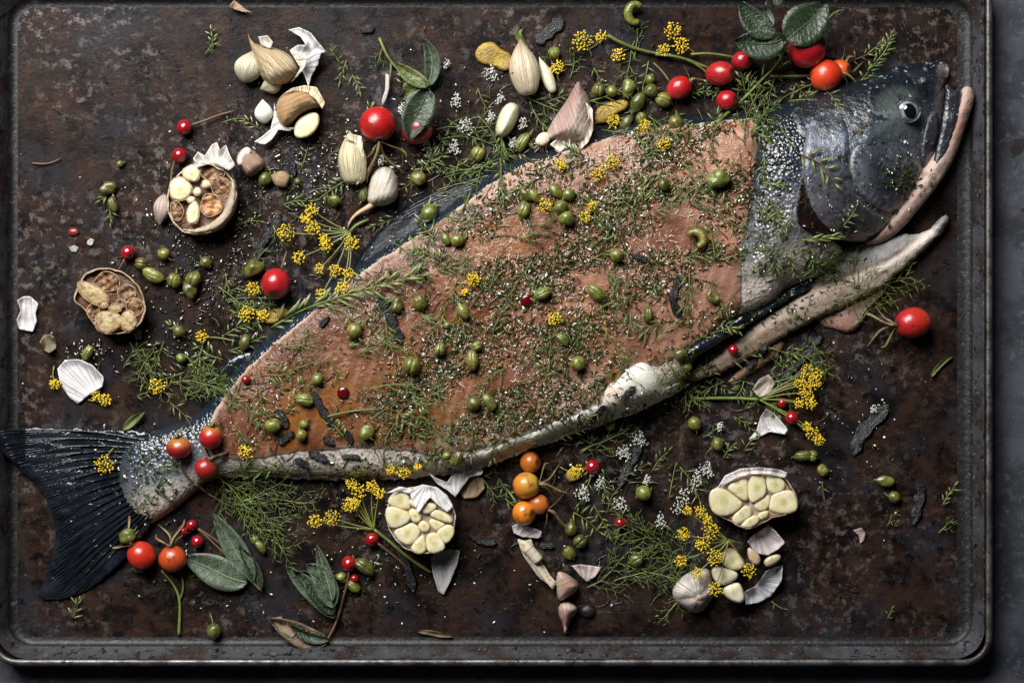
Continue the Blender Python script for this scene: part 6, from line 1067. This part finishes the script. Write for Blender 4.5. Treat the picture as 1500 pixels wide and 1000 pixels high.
# ------------------------------------------------------------------ what nobody could count
def flecks(name, n, sampler, mat, smin, smax, lift=(0.6, 3.0), aspect=.35, drop=False):
    g = Geo(); V = []; F = []; k = 0
    for _ in range(n):
        x, y = sampler(); z = ground(x, y) / S + rng.uniform(*lift); L_ = rng.uniform(smin, smax) * (rng.random() ** .5 * .6 + .5); w = L_ * aspect * rng.uniform(.6, 1.5); a = rng.uniform(0, 2 * math.pi); ca, sa = math.cos(a), math.sin(a); t1, t2, b = rng.uniform(-.5, .5), rng.uniform(-.6, .6), rng.uniform(-.3, .5)
        for (u, v_, h_) in ((-.5, -.35, -t1), (-.5, .35, -t1), (0, .5, b + t2 * .5), (0, -.5, b - t2 * .5), (.5, .25, t1), (.5, -.25, t1), (0, 0, b - .5)):
            lx, ly = u * L_, v_ * w; V.append(tuple(P(x + lx * ca - ly * sa, y + lx * sa + ly * ca, max(.3, z + h_ * L_ * .45 + 1) * S)))
        F += [(k, k + 3, k + 2, k + 1), (k + 3, k + 5, k + 4, k + 2), (k, k + 6, k + 3), (k + 1, k + 2, k + 6), (k + 2, k + 4, k + 6), (k + 3, k + 6, k + 5), (k, k + 1, k + 6), (k + 4, k + 5, k + 6)]; k += 7
    g.add(np.array(V), F); tag(build(g, name, MT[mat], None, P(700, 450, 0), smooth=False), {'chopped_herbs': 'fine dark green chopped herbs strewn over the flesh', 'herb_crumbs': 'loose herb crumbs strewn over the tray', 'salt_grains': 'coarse pale salt grains scattered over the fish and tray'}.get(name), None, None, 'stuff')
blobs = [(960, 330, 150, 1.), (850, 300, 120, 1.), (760, 400, 100, .9), (820, 430, 100, 1.), (680, 560, 90, 1.), (780, 560, 90, .9), (700, 480, 80, .7), (1050, 270, 70, 1.2), (1020, 230, 70, 1.1), (600, 600, 70, .5), (420, 600, 70, .35), (980, 230, 70, 1.), (560, 500, 60, .3), (850, 590, 60, .6)]
def dens(x, y): return sum(a * math.exp(-((x - bx) ** 2 + (y - by) ** 2) / (2 * (s_ * .62) ** 2)) for bx, by, s_, a in blobs)
fpoly = fleshc
def s_flesh():
    while True:
        x, y = rng.uniform(305, 1110), rng.uniform(172, 676)
        if rng.random() < dens(x, y) + .035 and inside(np.array([[x, y]]), fpoly)[0]:
            if fn(np.array([[x, y, 0.]]), .07, 40)[0] + .9 * rng.random() > .38 + .3 * fn(np.array([[x, y, 0.]]), .022, 42)[0]: return x, y
def s_gauss(items):
    def f():
        while True:
            x, y, s1, s2 = items[rng.integers(len(items))]; a, b = rng.normal(x, s1), rng.normal(y, s2)
            if 30 < a < 1408 and 14 < b < 930: return a, b
    return f
flecks('chopped_herbs', 4700, s_flesh, 'chop', 3.2, 9, aspect=.32)
sc_ = s_gauss([(220, 690, 26, 26), (210, 670, 24, 20), (240, 730, 18, 14), (1130, 250, 16, 40), (1120, 350, 16, 40), (1310, 250, 18, 22), (1330, 270, 12, 12), (1195, 375, 22, 16), (1190, 440, 40, 18), (1130, 460, 30, 14), (940, 590, 40, 10), (850, 620, 50, 10), (560, 680, 70, 10), (1250, 300, 40, 30), (640, 678, 50, 8), (1120, 190, 10, 20)])
flecks('chopped_herbs', 1300, sc_, 'chop', 3.5, 8)
def strands(name, n, sampler, label):
    g = Geo(); pal = np.array([(.03, .042, .012), (.055, .07, .02), (.10, .11, .035), (.16, .16, .06), (.05, .035, .018), (.02, .018, .012)])
    for _ in range(n):
        x, y = sampler(); L_ = rng.uniform(7, 26); a = rng.uniform(0, 2 * math.pi); p = [(x, y)]; k = 4
        for i in range(k): a += rng.uniform(-.45, .45); p.append((p[-1][0] + L_ / k * math.cos(a), p[-1][1] + L_ / k * math.sin(a)))
        w = drape(np.array(p), np.linspace(1.2, rng.uniform(1.2, 5), k + 1)); tube(g, w, np.linspace(.8, .4, k + 1) * rng.uniform(.6, 1.3) * S, 3, pal[rng.integers(len(pal))], cap=False)
    tag(build(g, name, MT['strand'], None, P(700, 450, 0)), label, None, None, 'stuff')
strands('herb_strands', 1100, s_flesh, 'thin chopped herb strands tangled over the flesh')
strands('herb_strands', 900, s_gauss([(640, 230, 60, 40), (740, 200, 60, 40), (860, 130, 90, 30), (300, 520, 60, 40), (380, 470, 40, 40), (440, 240, 60, 40), (360, 710, 60, 20), (560, 690, 80, 16), (900, 700, 90, 40), (1000, 570, 60, 40), (1150, 540, 60, 40), (960, 830, 60, 40), (1120, 140, 40, 30), (1130, 300, 20, 60), (1200, 400, 40, 20), (600, 330, 60, 40), (480, 320, 60, 60), (880, 620, 60, 20)]), 'thin herb strands strewn around the fish on the tray')
flecks('herb_crumbs', 1500, s_gauss([(450, 230, 60, 40), (400, 290, 80, 40), (560, 870, 90, 40), (900, 700, 80, 40), (560, 800, 60, 40), (1250, 640, 80, 60), (760, 150, 120, 60), (880, 120, 120, 40), (300, 500, 80, 50), (520, 760, 80, 40), (850, 840, 140, 40), (300, 830, 90, 50), (1150, 560, 60, 50), (650, 170, 60, 60)]), 'chop', 2.5, 7)
flecks('salt_grains', 650, lambda: s_flesh(), 'salt', 1.0, 2.3, aspect=.7, lift=(.6, 2))
flecks('salt_grains', 260, s_gauss([(700, 470, 380, 250), (650, 850, 200, 40), (1250, 620, 80, 80), (330, 330, 120, 60), (480, 250, 100, 60), (560, 780, 100, 60)]), 'salt', 1.2, 3.2, aspect=.7, lift=(.3, 1))
g = Geo(); so = s_gauss([(290, 360, 40, 40), (320, 400, 40, 30), (400, 300, 60, 40), (450, 230, 50, 30), (300, 340, 40, 20), (520, 720, 30, 20), (440, 280, 60, 30), (350, 440, 50, 30), (600, 240, 50, 40), (130, 515, 12, 6), (240, 480, 50, 40)])
for _ in range(420):
    x, y = so(); r = abs(rng.normal(0, 1.6)) + 1.1; g.add(frame(x, y, (ground(x, y) / S + .2) * S, rng.uniform(0, 180))(SPL * (r * rng.uniform(.8, 2.4), r, r * .5)), SPLF)
tag(build(g, 'oil_droplets', MT['oil'], None, P(400, 400, 0)), 'glossy oil droplets beaded on the dark tray', None, None, 'stuff')
def squiggles(name, n, sampler, mat, label, lo=1.0, hi=1.9):
    g = Geo()
    for _ in range(n):
        x, y = sampler(); L_ = rng.uniform(3, 13); al = rng.normal(.3, 1.1); p = [(x, y)]; k = 5
        for i in range(k): al += rng.normal(0, .55); p.append((p[-1][0] + L_ / k * math.cos(al), p[-1][1] + L_ / k * math.sin(al)))
        p = np.array(p); z0 = ground(x, y) / S; w = PA(p[:, 0], p[:, 1], (z0 + .5 + .3 * np.sin(np.arange(k + 1))) * S); r = rng.uniform(lo, hi)
        tube(g, w, r * np.array([.55, .9, 1.1, 1., .85, .5]) * S, 7)
    return tag(build(g, name, MT[mat], None, P(700, 450, 0)), label, None, None, 'stuff')
squiggles('oil_beads', 2600, s_flesh, 'glaze', 'wet beads of oil and juice glistening on the flesh')
squiggles('oil_droplets', 330, so, 'oil', 'glossy trickles of oil lying on the dark tray', 1.2, 2.6)
cz = s_gauss([(850, 350, 90, 50), (760, 400, 70, 45), (950, 300, 60, 45), (720, 560, 60, 35), (800, 590, 50, 22), (1010, 240, 40, 35), (880, 420, 60, 40), (560, 470, 50, 30), (860, 230, 70, 14)])
def s_glint():
    while True:
        x, y = cz()
        if inside(np.array([[x, y]]), fpoly)[0] and fn(np.array([[x, y, 0.]]), .06, 47)[0] > -.1: return x, y
squiggles('pale_grain_glints', 1500, s_glint, 'glint', 'pale grains and painted wet glints over the middle of the flesh', .55, 1.05)  # pale squiggles imitate wet specular glints by their colour, among pale grains
